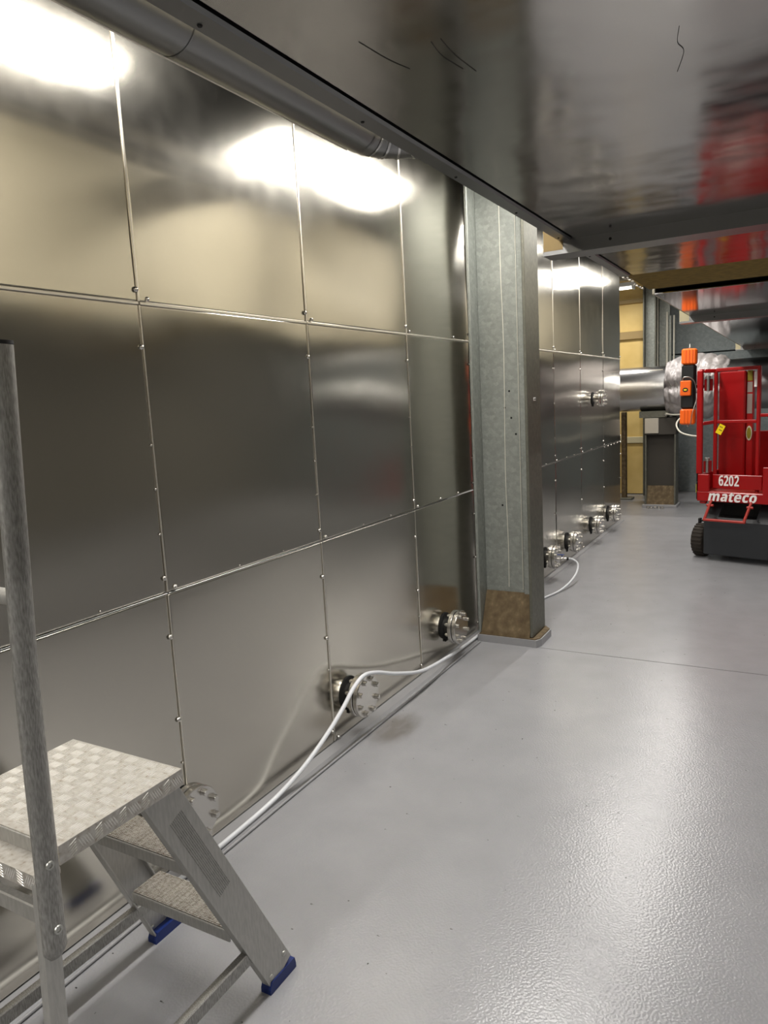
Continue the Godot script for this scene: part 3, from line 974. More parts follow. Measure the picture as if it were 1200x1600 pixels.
func skin(st: SurfaceTool, pos: Array, nu: int, nv: int) -> void:
	# smooth closed-round skin over rings of points
	var nor := []
	for i in nu:
		for j in nv:
			var a: Vector3 = pos[mini(i + 1, nu - 1) * nv + j] - pos[maxi(i - 1, 0) * nv + j]
			var b: Vector3 = pos[i * nv + (j + 1) % nv] - pos[i * nv + (j + nv - 1) % nv]
			var n := a.cross(b).normalized()
			var c := Vector3.ZERO
			for k in range(0, nv, 8): c += pos[i * nv + k]
			c /= ceilf(nv / 8.0)
			if n.dot(pos[i * nv + j] - c) < 0: n = -n
			nor.append(n)
	for i in nu - 1:
		for j in nv:
			var q := [i * nv + j, (i + 1) * nv + j, (i + 1) * nv + (j + 1) % nv, i * nv + (j + 1) % nv]
			tri(st, [pos[q[0]], pos[q[1]], pos[q[2]]], [nor[q[0]], nor[q[1]], nor[q[2]]])
			tri(st, [pos[q[0]], pos[q[2]], pos[q[3]]], [nor[q[0]], nor[q[2]], nor[q[3]]])

# ------------------------------------------------------------------ hoses
func hoses() -> void:
	org = Vector3(-1.9, 0, -3.0)
	var st := mb()
	var p := [Vector3(-1.945, 0.024, -4.82), Vector3(-1.94, 0.024, -4.60), Vector3(-1.935, 0.034, -4.30), Vector3(-1.90, 0.075, -4.05), Vector3(-1.865, 0.142, -3.62), Vector3(-1.86, 0.24, -3.30), Vector3(-1.862, 0.318, -3.10), Vector3(-1.868, 0.345, -2.98), Vector3(-1.87, 0.318, -2.88), Vector3(-1.87, 0.258, -2.78), Vector3(-1.88, 0.185, -2.66), Vector3(-1.90, 0.10, -2.50), Vector3(-1.93, 0.035, -2.36), Vector3(-1.935, 0.014, -2.20), Vector3(-1.93, 0.012, -1.98), Vector3(-1.925, 0.012, -1.75), Vector3(-1.93, 0.012, -1.3), Vector3(-1.93, 0.012, -0.2), Vector3(-1.9, 0.012, 1.0)]
	tube(st, spline(p, 6), 0.0105, 12)
	var o := obj("hose", st, M["white hose"])
	o.position = org
	tag(o, "long white hose draped over a flange along the foot of the near tank", "hose")
	org = Vector3(-1.9, 0, -2.5)
	st = mb()
	p = [Vector3(-1.897, 0.007, -4.58), Vector3(-1.897, 0.007, -3.9), Vector3(-1.895, 0.007, -3.2), Vector3(-1.897, 0.007, -2.5), Vector3(-1.893, 0.007, -2.0), Vector3(-1.89, 0.007, -1.2), Vector3(-1.87, 0.007, 0.5)]
	tube(st, spline(p, 4), 0.006, 8)
	o = obj("cable", st, M["floor paint"])
	o.position = org
	tag(o, "thin grey cable lying along the floor under the white hose", "cable")
	# far hose with its blue-handled valve
	org = Vector3(-1.85, 0.2, -6.4)
	var t := thing("drain_valve", "small steel ball valve with blue handle on the flange just beyond the column", "valve", org)
	st = mb()
	tube(st, [Vector3(-1.876, 0.205, -6.42), Vector3(-1.80, 0.205, -6.45)], 0.011, 12)
	lathe(st, [Vector2(0, -0.02), Vector2(0.017, -0.018), Vector2(0.02, 0.0), Vector2(0.017, 0.018), Vector2(0, 0.02)], frame_at(Vector3(-1.835, 0.205, -6.436), Vector3(1, 0, -0.4)), 12, true)
	obj("valve_body", st, M["bright steel"], t)
	st = mb()
	tube(st, [Vector3(-1.835, 0.215, -6.436), Vector3(-1.835, 0.24, -6.436)], 0.005, 8)
	bx(st, Vector3(-1.85, 0.243, -6.43), Vector3(0.07, 0.008, 0.016), Basis(Vector3.UP, 0.3), 0.003)
	obj("handle", st, M["blue handle"], t)
	st = mb()
	lathe(st, [Vector2(0, 0), Vector2(0.014, 0), Vector2(0.014, 0.02), Vector2(0, 0.02)], frame_at(Vector3(-1.80, 0.205, -6.45), Vector3(1, 0, -0.4)), 12)
	obj("hose_clamp", st, M["black"], t)
	org = Vector3(-1.8, 0, -6.2)
	st = mb()
	p = [Vector3(-1.80, 0.205, -6.45), Vector3(-1.755, 0.20, -6.47), Vector3(-1.70, 0.165, -6.46), Vector3(-1.69, 0.10, -6.38), Vector3(-1.71, 0.045, -6.22), Vector3(-1.75, 0.014, -6.02), Vector3(-1.81, 0.011, -5.78), Vector3(-1.86, 0.011, -5.5), Vector3(-1.93, 0.011, -5.1), Vector3(-1.95, 0.02, -4.92)]
	tube(st, spline(p, 6), 0.0085, 10)
	o = obj("hose", st, M["white hose"])
	o.position = org
	tag(o, "short white hose curling from the blue-handled valve to behind the column", "hose")

# ------------------------------------------------------------------ step ladder
func ladder() -> void:
	var t := thing("step_ladder", "aluminium platform step ladder with checker-plate top and blue feet beside the near tank", "ladder", Vector3(-1.55, 0, -1.2))
	var al: Material = M["aluminium"]
	var H := 0.81
	# side rails: channel section, leaning forward and splayed
	for s in [[-1.303, -1.352, 1.0], [-1.795, -1.735, -1.0]]:
		var st := mb()
		var a := Vector3(s[0], 0.03, -1.512)
		var b := Vector3(s[1], H - 0.03, -1.165)
		var d := (b - a).normalized()
		var out := Vector3(s[2], 0, 0)
		out = (out - d * out.dot(d)).normalized()
		var wd := out.cross(d).normalized()
		bar(st, a, b, 0.005, 0.105, out, 0.0015)
		for e in [-0.05, 0.05]: bar(st, a + wd * e - out * 0.012, b + wd * e - out * 0.012, 0.026, 0.005, out, 0.0015)
		obj("side_rail", st, al, t)
		# ribbed strip along the outer face
		st = mb()
		for k in 9:
			var off := wd * (-0.022 + 0.0055 * k) + out * 0.003
			bar(st, a + d * 0.42 + off, b - d * 0.10 + off, 0.0016, 0.0022, out, 0.0005)
		obj("grip_ribs", st, M["worn aluminium"], t)
		st = mb()
		var fz := -1.512
		prism(st, PackedVector2Array([Vector2(-1.577, 0.0), Vector2(-1.452, 0.0), Vector2(-1.452, 0.014), Vector2(-1.462, 0.035), Vector2(-1.572, 0.035), Vector2(-1.577, 0.014)]), 0.036, Transform3D(Basis(Vector3.BACK, Vector3.UP, Vector3.LEFT), Vector3(s[0] + (0.006 if s[2] > 0 else 0.030), 0, 0)))
		obj("foot", st, M["blue foot"], t)
		for e in [-0.036, 0.034]:
			st = mb()
			var c: Vector3 = a + d * 0.035 + wd * e
			for g in [1.0, -1.0]:
				lathe(st, [Vector2(0.009, 0.0), Vector2(0.008, 0.003), Vector2(0.004, 0.004), Vector2(0, 0.0042)], frame_at(c + out * 0.0025 * g, out * g), 12, true)
			obj("rivet", st, M["hinge steel"], t)
	# treads
	for q in [[0.27, -1.725, -1.34, -1.408], [0.54, -1.70, -1.36, -1.293]]:
		var st := mb()
		var w: float = q[2] - q[1]
		bx(st, Vector3((q[1] + q[2]) / 2, q[0] - 0.012, q[3]), Vector3(w, 0.022, 0.104), Basis.IDENTITY, 0.003)
		for e in [-0.0555, 0.0555]: bx(st, Vector3((q[1] + q[2]) / 2, q[0] - 0.02, q[3] + e), Vector3(w, 0.034, 0.006), Basis.IDENTITY, 0.002)
		var tr := obj("tread", st, al, t)
		st = mb()
		for k in 22:
			bx(st, Vector3((q[1] + q[2]) / 2, q[0] - 0.0005, q[3] - 0.052 + 0.105 * k / 21.0), Vector3(w - 0.004, 0.003, 0.0026), Basis.IDENTITY, 0.0008)
		obj("tread_ribs", st, M["dirty tread"], tr)
	# platform: plate with turned-down lips, raised bars
	var px0 := -1.752
	var px1 := -1.336
	var pz0 := -1.236
	var pz1 := -0.876
	var st := mb()
	bx(st, Vector3((px0 + px1) / 2, H - 0.002, (pz0 + pz1) / 2), Vector3(px1 - px0, 0.004, pz1 - pz0), Basis.IDENTITY, 0.0015)
	tube(st, [Vector3(px1 - 0.004, H - 0.004, pz0 + 0.002), Vector3(px1 - 0.004, H - 0.004, pz1 - 0.002)], 0.004, 10)
	bx(st, Vector3(px1 - 0.002, H - 0.024, (pz0 + pz1) / 2), Vector3(0.004, 0.042, pz1 - pz0), Basis.IDENTITY, 0.0015)
	bx(st, Vector3(px0 + 0.002, H - 0.024, (pz0 + pz1) / 2), Vector3(0.004, 0.042, pz1 - pz0), Basis.IDENTITY, 0.0015)
	bx(st, Vector3((px0 + px1) / 2, H - 0.018, pz0 + 0.002), Vector3(px1 - px0, 0.03, 0.004), Basis.IDENTITY, 0.0015)
	var pl := obj("platform", st, M["tread plate"], t)
	st = mb()
	var cell := 0.034
	for i in 12:
		for j in 10:
			var cx := px0 + 0.018 + i * cell
			var cz := pz0 + 0.020 + j * cell
			var across := (i + j) % 2 == 0
			for k in 5:
				var e := -0.0132 + 0.0066 * k
				stud(st, Vector3(cx + (0.0 if across else e), H, cz + (e if across else 0.0)), Vector3.RIGHT if across else Vector3.BACK, Vector3.UP, 0.0145, 0.0013)
	tag(obj("tread_bars", st, M["tread bar"], pl), "", "", "", "stuff")
	st = mb()
	for j in 10:
		for k in 5:
			var e := -0.0132 + 0.0066 * k
			var slant := Vector3(0, 1, 0.35 if j % 2 else -0.35).normalized()
			if j % 2 == 0: stud(st, Vector3(px1, H - 0.024, pz0 + 0.020 + j * cell + e), Vector3(0, 1, 0.5).normalized(), Vector3.RIGHT, 0.0150, 0.0014)
			else: stud(st, Vector3(px1, H - 0.024 + e, pz0 + 0.020 + j * cell), Vector3(0, 0.45, -1).normalized(), Vector3.RIGHT, 0.012, 0.0013)
	tag(obj("lip_bars", st, M["tread bar"], pl), "", "", "", "stuff")
	st = mb()
	bx(st, Vector3((px0 + px1) / 2 - 0.01, H - 0.026, pz1 + 0.002), Vector3(px1 - px0 - 0.03, 0.048, 0.004), Basis.IDENTITY, 0.0015)
	obj("rear_lip", st, al, t)
	# rear head rail of checker plate, below the platform edge
	st = mb()
	prism(st, PackedVector2Array([Vector2(px0, 0.738), Vector2(px1 - 0.012, 0.738), Vector2(px1, 0.75), Vector2(px1, 0.762), Vector2(px1 - 0.012, 0.774), Vector2(px0, 0.774)]), 0.055, Transform3D(Basis.IDENTITY, Vector3(0, 0, -0.875)))
	var hr := obj("head_rail", st, M["tread plate"], t)
	st = mb()
	for i in 12:
		for k in 5:
			var e := -0.0132 + 0.0066 * k
			if i % 2: stud(st, Vector3(px0 + 0.018 + i * cell + e, 0.757, -0.82), Vector3(0.55, 1, 0).normalized(), Vector3.BACK, 0.0150, 0.0014)
			else: stud(st, Vector3(px0 + 0.018 + i * cell, 0.757 + e, -0.82), Vector3(1, -0.35, 0).normalized(), Vector3.BACK, 0.0125, 0.0013)
	tag(obj("rail_bars", st, M["tread bar"], hr), "", "", "", "stuff")
	# rear legs, cross bar, lower rails
	for s in [-1.352, -1.74]:
		st = mb()
		bar(st, Vector3(s, 0.76, -0.845), Vector3(s + (0.05 if s > -1.5 else -0.05), 0.0, -0.78), 0.05, 0.028, Vector3(0.3, 0, 1), 0.008)
		obj("rear_leg", st, al, t)
		st = mb()
		bx(st, Vector3(s + (0.05 if s > -1.5 else -0.05), 0.012, -0.779), Vector3(0.036, 0.024, 0.06), Basis.IDENTITY, 0.004)
		obj("foot", st, M["blue foot"], t)
	st = mb()
	bar(st, Vector3(-1.73, 0.675, -0.835), Vector3(-1.36, 0.675, -0.835), 0.04, 0.022, Vector3.UP, 0.003)
	obj("cross_bar", st, al, t)
	for s in [[-1.327, -1.318], [-1.770, -1.778]]:
		st = mb()
		bar(st, Vector3(s[0], 0.155, -1.44), Vector3(s[1], 0.155, -0.80), 0.042, 0.025, Vector3.UP, 0.003)
		obj("lower_rail", st, M["worn aluminium"], t)
	# handrail posts: flat oval tubes bolted to the outside
	for s in [[-1.322, -1.300, 1.0], [-1.766, -1.79, -1.0]]:
		st = mb()
		tube(st, [Vector3(s[0], 0.61, -0.832), Vector3(s[0], 1.2, -0.846), Vector3(s[1], 1.845, -0.866)], 0.0265, 20, 0.015, true, Vector3.BACK)
		lathe(st, [Vector2(0.0, -0.022), Vector2(0.015, -0.02), Vector2(0.0265, -0.004), Vector2(0.0265, 0.01)], Transform3D(Basis(Vector3.BACK, Vector3.UP, Vector3.RIGHT) * Basis.from_scale(Vector3(1, 1, 0.57)), Vector3(s[0], 0.61, -0.832)), 16, true)
		var po := obj("handrail_post", st, M["worn aluminium"], t)
		st = mb()
		tube(st, [Vector3(s[1], 1.845, -0.866), Vector3(s[1], 1.852, -0.866)], 0.027, 20, 0.0155, true, Vector3.BACK)
		obj("cap", st, M["black"], po)
		for y in [0.80, 0.655]:
			st = mb()
			lathe(st, [Vector2(0.010, 0.0), Vector2(0.009, 0.003), Vector2(0.005, 0.003), Vector2(0.004, 0.001), Vector2(0, 0.001)], frame_at(Vector3(s[0] + 0.0148 * s[2], y, -0.834), Vector3(s[2], 0, 0)), 14)
			obj("bolt", st, M["hinge steel"], po)
	st = mb()
	tube(st, [Vector3(-1.79, 1.36, -0.848), Vector3(-1.32, 1.36, -0.848)], 0.0165, 16)
	obj("hand_rail", st, al, t)

func stud(st: SurfaceTool, c: Vector3, along: Vector3, up: Vector3, half: float, w: float) -> void:
	var s := along.cross(up).normalized()
	var h := 0.0015
	var tips := [c - along * half, c + along * half]
	var top := [c - along * half * 0.55 + up * h, c + along * half * 0.55 + up * h]
	for sg in [-1.0, 1.0]:
		var e0: Vector3 = c - along * half * 0.5 + s * w * sg
		var e1: Vector3 = c + along * half * 0.5 + s * w * sg
		var o: Vector3 = s * sg + up * 0.8
		flat(st, [e0, e1, top[1], top[0]], o)
		flat(st, [tips[0], e0, top[0]], o - along)
		flat(st, [e1, tips[1], top[1]], o + along)

# ------------------------------------------------------------------ lift
func text_on(called: String, s: String, h: float, m: Material, parent: Node, at: Vector3, squeeze: float, lean: float) -> void:
	var tm := TextMesh.new()
	var sf := SystemFont.new()
	sf.font_names = PackedStringArray(["Droid Sans"])
	sf.font_weight = 700
	var fv := FontVariation.new()
	fv.base_font = sf
	fv.variation_embolden = 0.3 if lean > 0 else 0.0
	tm.font = fv
	tm.text = s
	tm.font_size = 64
	tm.pixel_size = h / 46.0
	tm.depth = 0.004
	tm.curve_step = 1.0
	var o := MeshInstance3D.new()
	o.mesh = tm
	o.name = numbered(parent, called)
	o.material_override = m
	o.transform = Transform3D(Basis(Vector3(squeeze, 0, 0), Vector3(lean, 1, 0), Vector3(0, 0, 1)), at)
	parent.add_child(o, true)

func lift() -> void:
	var t := thing("mast_lift", "red and black vertical mast lift with guard-rail platform numbered 6202", "lift", Vector3(-0.774, 0, -7.636))
	t.rotation.y = -deg_to_rad(16.66)
	org = Vector3.ZERO       # local axes: x to the right, y up, z towards the front
	var red: Material = M["red paint"]
	var bk: Material = M["charcoal"]
	# chassis: front plate, sloping cowl with a pocket
	var st := mb()
	bx(st, Vector3(0.30, 0.235, -0.02), Vector3(0.60, 0.35, 0.04), Basis.IDENTITY, 0.01)
	obj("front_plate", st, bk, t)
	st = mb()
	bx(st, Vector3(0.32, 0.26, -0.62), Vector3(0.66, 0.30, 1.14), Basis.IDENTITY, 0.01)
	bx(st, Vector3(0.32, 0.49, -0.72), Vector3(0.60, 0.20, 0.95), Basis.IDENTITY, 0.01)
	obj("chassis", st, bk, t)
	st = mb()
	for q in [[0.065, 0.13], [0.535, 0.12]]:
		bar(st, Vector3(q[0], 0.405, -0.01), Vector3(q[0], 0.575, -0.19), q[1], 0.012, Vector3.RIGHT, 0.002)
	bar(st, Vector3(0.30, 0.405, -0.01), Vector3(0.30, 0.43, -0.035), 0.4, 0.012, Vector3.RIGHT, 0.002)
	bar(st, Vector3(0.30, 0.545, -0.16), Vector3(0.30, 0.575, -0.19), 0.4, 0.012, Vector3.RIGHT, 0.002)
	obj("cowl", st, bk, t)
	st = mb()
	bx(st, Vector3(0.30, 0.42, -0.16), Vector3(0.4, 0.01, 0.24), Basis.IDENTITY, 0.002)
	bx(st, Vector3(0.30, 0.49, -0.235), Vector3(0.4, 0.16, 0.01), Basis.IDENTITY, 0.002)
	obj("pocket", st, M["black"], t)
	# wheels
	for q in [[-0.09, -0.20], [0.715, -0.20], [-0.115, -1.0], [0.715, -1.0]]:
		var w := Node3D.new()
		w.name = numbered(t, "wheel")
		t.add_child(w, true)
		w.position = Vector3(q[0], 0.165, q[1])
		st = mb()
		lathe(st, [Vector2(0.10, -0.055), Vector2(0.145, -0.058), Vector2(0.16, -0.045), Vector2(0.163, 0.0), Vector2(0.16, 0.045), Vector2(0.145, 0.058), Vector2(0.10, 0.055)], frame_at(Vector3.ZERO, Vector3.RIGHT), 32, true)
		for k in 26:
			var a := TAU * k / 26
			bx(st, Vector3(0, cos(a) * 0.161, sin(a) * 0.161), Vector3(0.10, 0.012, 0.017), Basis(Vector3.RIGHT, a), 0.002)
		obj("tyre", st, M["tyre"], w)
		st = mb()
		lathe(st, [Vector2(0.0, -0.05), Vector2(0.10, -0.05), Vector2(0.104, -0.04), Vector2(0.104, 0.04), Vector2(0.10, 0.05), Vector2(0.0, 0.05)], frame_at(Vector3.ZERO, Vector3.RIGHT), 20)
		obj("hub", st, M["sticker"], w)
	st = mb()
	bx(st, Vector3(-0.03, 0.375, -0.10), Vector3(0.10, 0.022, 0.022), Basis.IDENTITY, 0.004)
	bx(st, Vector3(-0.075, 0.375, -0.10), Vector3(0.025, 0.05, 0.04), Basis.IDENTITY, 0.006)
	obj("axle_lever", st, M["black"], t)
	# platform tub: front band, corner pillars, floor, toe board
	st = mb()
	bx(st, Vector3(0.36, 0.635, 0.005), Vector3(0.84, 0.095, 0.03), Basis.IDENTITY, 0.006)
	bx(st, Vector3(0.0, 0.765, 0.005), Vector3(0.11, 0.17, 0.03), Basis.IDENTITY, 0.006)
	bx(st, Vector3(0.66, 0.80, 0.005), Vector3(0.24, 0.26, 0.03), Basis.IDENTITY, 0.006)
	bx(st, Vector3(-0.045, 0.72, -0.45), Vector3(0.03, 0.26, 0.90), Basis.IDENTITY, 0.006)
	bx(st, Vector3(0.765, 0.80, -0.45), Vector3(0.03, 0.42, 0.90), Basis.IDENTITY, 0.006)
	bx(st, Vector3(0.36, 0.90, -0.90), Vector3(0.84, 0.62, 0.03), Basis.IDENTITY, 0.006)
	obj("platform_tub", st, red, t)
	st = mb()
	bx(st, Vector3(0.36, 0.672, -0.43), Vector3(0.79, 0.02, 0.84), Basis.IDENTITY, 0.004)
	obj("platform_floor", st, M["pale red"], t)
	st = mb()
	bx(st, Vector3(0.285, 0.775, -0.065), Vector3(0.45, 0.135, 0.02), Basis.IDENTITY, 0.005)
	obj("toe_board", st, red, t)
	text_on("number", "6202", 0.098, M["white print"], t, Vector3(0.212, 0.783, -0.053), 0.64, 0.0)
	text_on("lettering", "mateco", 0.092, M["white print"], t, Vector3(0.275, 0.640, 0.022), 0.97, 0.2)
	st = mb()
	for k in 3: bx(st, Vector3(-0.062, 0.645 + 0.085 * k, -0.005), Vector3(0.006, 0.08, 0.05), Basis.IDENTITY, 0.001)
	obj("hazard_stripe", st, M["black"], t)
	st = mb()
	bx(st, Vector3(-0.0655, 0.71, -0.005), Vector3(0.004, 0.085, 0.05), Basis.IDENTITY, 0.001)
	obj("hazard_stripe", st, M["yellow tag"], t)
	st = mb()
	bx(st, Vector3(-0.01, 0.575, -0.02), Vector3(0.06, 0.03, 0.05), Basis.IDENTITY, 0.008)
	obj("bumper", st, red, t)
	# guard rails
	for q in [[-0.045, 0.0, 0.055, 0.85], [0.062, -0.10, 0.032, 0.70], [0.452, -0.10, 0.032, 0.66], [-0.045, -0.86, 0.04, 0.85], [0.765, -0.86, 0.04, 0.9], [0.765, -0.02, 0.04, 0.9]]:
		st = mb()
		bx(st, Vector3(q[0], (1.842 + q[3]) / 2, q[1]), Vector3(q[2], 1.842 - q[3], 0.034), Basis.IDENTITY, 0.008)
		obj("rail_post", st, red, t)
	for q in [[Vector3(0.062, 1.835, -0.10), Vector3(0.468, 1.835, -0.10)], [Vector3(-0.045, 1.835, 0.0), Vector3(-0.045, 1.835, -0.86)], [Vector3(0.765, 1.835, -0.02), Vector3(0.765, 1.835, -0.86)], [Vector3(-0.02, 1.83, -0.03), Vector3(0.062, 1.83, -0.1)]]:
		st = mb()
		bar(st, q[0], q[1], 0.034, 0.03, Vector3.UP, 0.008)
		obj("top_rail", st, red, t)
	for q in [[Vector3(0.078, 1.345, -0.10), Vector3(0.44, 1.345, -0.10)], [Vector3(-0.02, 1.335, 0.0), Vector3(0.05, 1.345, -0.09)], [Vector3(-0.045, 1.335, -0.02), Vector3(-0.045, 1.335, -0.84)], [Vector3(0.468, 1.40, -0.10), Vector3(0.765, 1.40, -0.06)]]:
		st = mb()
		bar(st, q[0], q[1], 0.032, 0.026, Vector3.UP, 0.007)
		obj("mid_rail", st, red, t)
	# gate hinges on the left
	for y in [0.92, 1.70]:
		st = mb()
		bx(st, Vector3(0.012, y, -0.05), Vector3(0.08, 0.11, 0.012), Basis(Vector3.UP, 0.8), 0.003)
		obj("hinge_plate", st, red, t)
		st = mb()
		tube(st, [Vector3(0.016, y - 0.06, -0.03), Vector3(0.016, y + 0.06, -0.03)], 0.014, 10)
		tube(st, [Vector3(0.016, y + 0.055, -0.03), Vector3(0.016, y + 0.085, -0.03)], 0.024, 10)
		obj("hinge", st, M["hinge steel"], t)
	st = mb()
	tube(st, [Vector3(-0.02, 0.86, -0.33), Vector3(-0.02, 1.78, -0.33)], 0.011, 10)
	obj("gas_strut", st, M["hinge steel"], t)
	# mast at the back with its stickers
	st = mb()
	bx(st, Vector3(0.095, 1.245, -0.43), Vector3(0.25, 1.15, 0.06), Basis.IDENTITY, 0.012)
	bx(st, Vector3(0.10, 1.245, -0.52), Vector3(0.10, 1.15, 0.16), Basis.IDENTITY, 0.012)
	obj("mast", st, red, t)
	st = mb()
	bx(st, Vector3(0.252, 1.245, -0.46), Vector3(0.062, 1.14, 0.05), Basis.IDENTITY, 0.006)
	obj("mast_channel", st, red, t)
	for q in [[1.77, 0.10, "olive sticker"], [1.66, 0.10, "sticker"], [1.50, 0.19, "sticker"]]:
		st = mb()
		bx(st, Vector3(0.252, q[0], -0.433), Vector3(0.048, q[1], 0.003), Basis.IDENTITY, 0.001)
		obj("sticker", st, M[q[2]], t)
	st = mb()
	lathe(st, [Vector2(0.0, 0.004), Vector2(0.03, 0.004), Vector2(0.03, 0.0)], Transform3D(Basis(Vector3.RIGHT, Vector3.BACK, Vector3.DOWN) * Basis.from_scale(Vector3(0.9, 1, 2.4)), Vector3(0.252, 1.215, -0.434)), 24)
	obj("oval_badge", st, M["cream"], t)
	st = mb()
	lathe(st, [Vector2(0.0, 0.006), Vector2(0.022, 0.006), Vector2(0.022, 0.0)], Transform3D(Basis(Vector3.RIGHT, Vector3.BACK, Vector3.DOWN) * Basis.from_scale(Vector3(0.9, 1, 2.5)), Vector3(0.252, 1.215, -0.434)), 24)
	obj("oval_badge", st, M["olive sticker"], t)
	st = mb()
	tube(st, [Vector3(0.325, 1.66, -0.40), Vector3(0.325, 1.80, -0.40)], 0.022, 12)
	obj("document_roll", st, M["white print"], t)
	# step bar hanging in front
	st = mb()
	tube(st, spline([Vector3(0.085, 0.60, 0.0), Vector3(0.08, 0.585, 0.03), Vector3(0.055, 0.47, 0.075), Vector3(0.045, 0.425, 0.09)], 4), 0.013, 10)
	tube(st, spline([Vector3(0.445, 0.60, 0.0), Vector3(0.445, 0.585, 0.03), Vector3(0.42, 0.47, 0.075), Vector3(0.41, 0.425, 0.09)], 4), 0.013, 10)
	bx(st, Vector3(0.228, 0.42, 0.088), Vector3(0.39, 0.022, 0.03), Basis.IDENTITY, 0.006)
	for x in [0.10, 0.46, 0.06, 0.43]: lathe(st, [Vector2(0.0, 0.012), Vector2(0.012, 0.012), Vector2(0.012, -0.012), Vector2(0.0, -0.012)], frame_at(Vector3(x, 0.555, 0.045), Vector3.RIGHT), 8)
	obj("step_bar", st, M["pale red"], t)
	# yellow paper tag on the gate
	st = mb()
	bx(st, Vector3(0.118, 1.275, -0.076), Vector3(0.058, 0.095, 0.002), Basis(Vector3.BACK, -0.48), 0.0005)
	var tg := obj("paper_tag", st, M["yellow tag"], t)
	st = mb()
	for k in 2:
		for j in 3: bx(st, Vector3(0.126 - 0.006 * k, 1.297 - 0.03 * k, -0.0745) + Basis(Vector3.BACK, -0.48) * Vector3((j - 1) * 0.011, 0, 0), Vector3(0.008, 0.012, 0.001), Basis(Vector3.BACK, -0.48), 0.0002)
	obj("tag_print", st, M["olive sticker"], tg)

func orange_tube() -> void:
	# orange and black tube-shaped device hung on the corner of the lift
	var at := Vector3(-0.935, 1.33, -7.72)
	var t := thing("tube_device", "upright orange and black tube-shaped device hanging at the left of the lift", "device", at)
	org = Vector3.ZERO
	t.rotation.z = deg_to_rad(-1.0)
	for y in [0.075, 0.65]:
		var st := mb()
		bx(st, Vector3(0, y, 0), Vector3(0.135, 0.15, 0.12), Basis.IDENTITY, 0.014)
		for k in 3: bx(st, Vector3(-0.03 + 0.03 * k, y, 0.062), Vector3(0.012, 0.13, 0.008), Basis.IDENTITY, 0.003)
		obj("end_cap", st, M["orange"], t)
	var st := mb()
	bx(st, Vector3(0, 0.3625, 0), Vector3(0.128, 0.43, 0.112), Basis.IDENTITY, 0.02)
	obj("sleeve", st, M["black"], t)
	st = mb()
	bx(st, Vector3(-0.018, 0.35, 0.07), Vector3(0.098, 0.145, 0.035), Basis.IDENTITY, 0.01)
	obj("control_box", st, M["orange"], t)
	st = mb()
	lathe(st, [Vector2(0.0, 0.003), Vector2(0.025, 0.003), Vector2(0.025, 0.0)], Transform3D(Basis(Vector3.RIGHT, Vector3.BACK, Vector3.DOWN) * Basis.from_scale(Vector3(1, 1, 0.8)), Vector3(-0.02, 0.335, 0.087)), 20)
	obj("oval_emblem", st, M["black"], t)
	st = mb()
	lathe(st, [Vector2(0.0, 0.005), Vector2(0.015, 0.005), Vector2(0.015, 0.0)], Transform3D(Basis(Vector3.RIGHT, Vector3.BACK, Vector3.DOWN) * Basis.from_scale(Vector3(1, 1, 0.5)), Vector3(-0.02, 0.335, 0.087)), 16)
	obj("emblem_spot", st, M["yellow tag"], t)
	st = mb()
	tube(st, spline([Vector3(-0.05, 0.43, 0.075), Vector3(-0.035, 0.455, 0.085), Vector3(0.02, 0.45, 0.08), Vector3(0.06, 0.40, 0.06), Vector3(0.075, 0.3, 0.03)], 5), 0.005, 8)
	tube(st, spline([Vector3(0.08, 0.25, 0.04), Vector3(0.05, 0.12, 0.075), Vector3(0.03, 0.0, 0.07)], 5), 0.004, 8)
	obj("lead", st, M["hinge steel"], t)
	st = mb()
	lathe(st, [Vector2(0.008, 0.725), Vector2(0.012, 0.735), Vector2(0.005, 0.745), Vector2(0.004, 0.765), Vector2(0, 0.77)], Transform3D.IDENTITY, 10, true)
	lathe(st, [Vector2(0, -0.025), Vector2(0.01, -0.02), Vector2(0.012, 0.0)], Transform3D.IDENTITY, 10, true)
	obj("hook", st, M["hinge steel"], t)
	# the bracket that ties it to the lift
	st = mb()
	bx(st, Vector3(0.10, 0.36, -0.01), Vector3(0.12, 0.03, 0.02), Basis.IDENTITY, 0.004)
	obj("bracket", st, M["black"], t)
	org = Vector3(-1.3, 1.2, -10.85)
	st = mb()
	tube(st, spline([Vector3(-1.60, 1.335, -10.88), Vector3(-1.50, 1.32, -10.80), Vector3(-1.35, 1.325, -10.6), Vector3(-1.27, 1.325, -10.5), Vector3(-1.36, 1.28, -10.45), Vector3(-1.40, 1.20, -10.4), Vector3(-1.34, 1.11, -10.3), Vector3(-1.22, 1.07, -10.2), Vector3(-1.10, 1.06, -10.1)], 6), 0.011, 10)
	var o := obj("cable", st, M["conduit"])
	o.position = org
	tag(o, "loose white cable looping in front of the pipe prop and orange device", "cable")

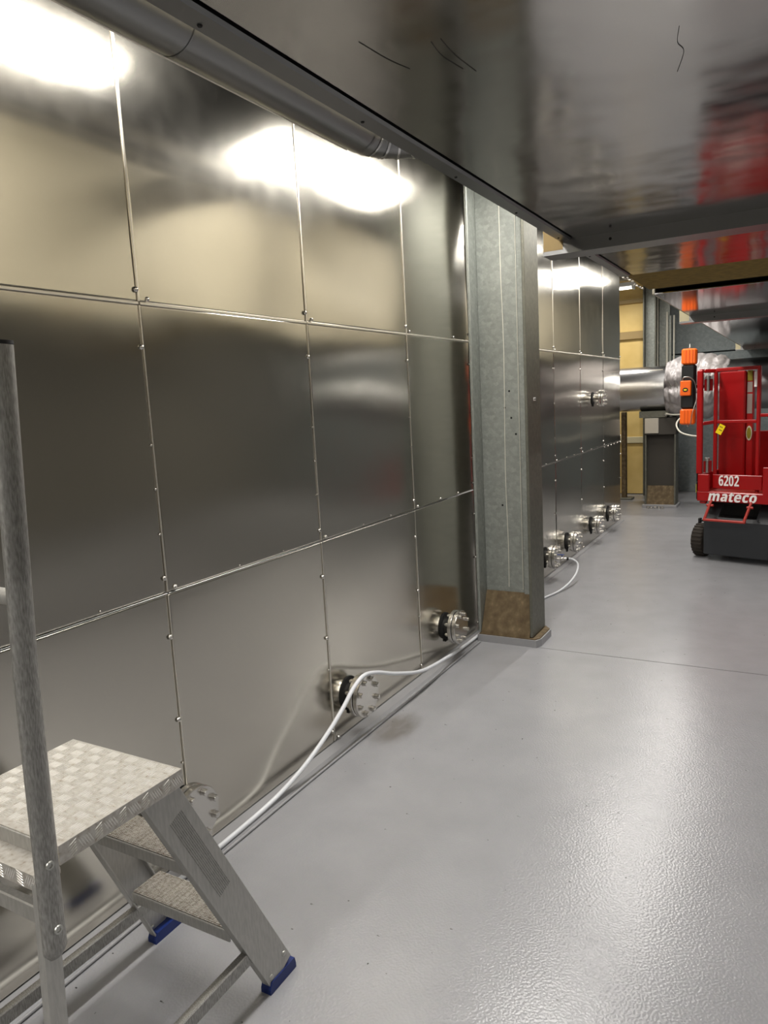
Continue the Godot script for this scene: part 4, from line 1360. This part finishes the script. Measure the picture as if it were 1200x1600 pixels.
func far_clutter() -> void:
	# perforated cable tray above the visible lamp
	var t := thing("cable_tray", "perforated cable tray hanging above the lamp on the yellow wall", "cable tray", Vector3(-3.0, 3.26, -11.3))
	var st := mb()
	bx(st, Vector3(-3.0, 3.255, -11.28), Vector3(2.2, 0.01, 0.16), Basis.IDENTITY, 0.001)
	for s in [-0.08, 0.08]: bx(st, Vector3(-3.0, 3.285, -11.28 + s), Vector3(2.2, 0.06, 0.004), Basis.IDENTITY, 0.001)
	obj("tray", st, M["strip steel"], t)
	st = mb()
	for k in 40: bx(st, Vector3(-4.05 + 0.053 * k, 3.285, -11.1975), Vector3(0.022, 0.02, 0.002), Basis.IDENTITY, 0.0005)
	tag(obj("slot", st, M["black"], t), "", "", "", "stuff")
	for s in [-3.8, -2.3]:
		st = mb()
		tube(st, [Vector3(s, 3.26, -11.28), Vector3(s, 3.80, -11.28)], 0.006, 6)
		obj("hanger_rod", st, M["hinge steel"], t)
	# dark box behind the right rail of the lift
	t = thing("control_cabinet", "dark control cabinet half hidden behind the right rail of the lift", "cabinet", Vector3(-0.1, 1.4, -11.9))
	st = mb()
	bx(st, Vector3(-0.05, 1.72, -11.95), Vector3(0.9, 0.62, 0.4), Basis.IDENTITY, 0.01)
	obj("housing", st, M["black"], t)
	st = mb()
	bx(st, Vector3(-0.05, 0.72, -12.0), Vector3(0.12, 1.44, 0.12), Basis.IDENTITY, 0.006)
	obj("stand", st, M["dark galvanised"], t)
	st = mb()
	bx(st, Vector3(-0.05, 1.72, -11.74), Vector3(0.8, 0.04, 0.02), Basis.IDENTITY, 0.004)
	obj("rail", st, M["hinge steel"], t)

func _ready() -> void:
	camera_and_light()
	materials()
	for k in LAMPS.size():
		lamp(Vector3(LAMP_X, LAMP_Y, LAMPS[k]), false, 5.0, ["fluorescent lamp hanging over the gap well behind the viewer", "fluorescent lamp hanging over the gap just behind the ladder", "fluorescent lamp hanging over the gap above the step ladder", "fluorescent lamp hanging over the gap just before the column", "fluorescent lamp hanging over the gap beyond the column", "fluorescent lamp hanging over the gap at the far tank corner"][k])
	lamp(Vector3(-2.87, 3.14, -11.3), true, 3.6, "fluorescent lamp shining before the yellow wall under the perforated tray")
	for z in [1.5, -4.5, -10.5]:
		lamp(Vector3(3.2, LAMP_Y, z), false, 6.0 if z > -9 else 8.0, ["fluorescent lamp over the open side of the hall behind the viewer", "fluorescent lamp over the open side of the hall level with the column", "fluorescent lamp over the open side of the hall behind the lift"][int((1.5 - z) / 6.0)])
	setting()
	floor_marks()
	tanks()
	duct()
	steel_column()
	clad_pipe()
	ladder()
	hoses()
	lift()
	orange_tube()
	big_pipe()
	far_steel()
	far_clutter()
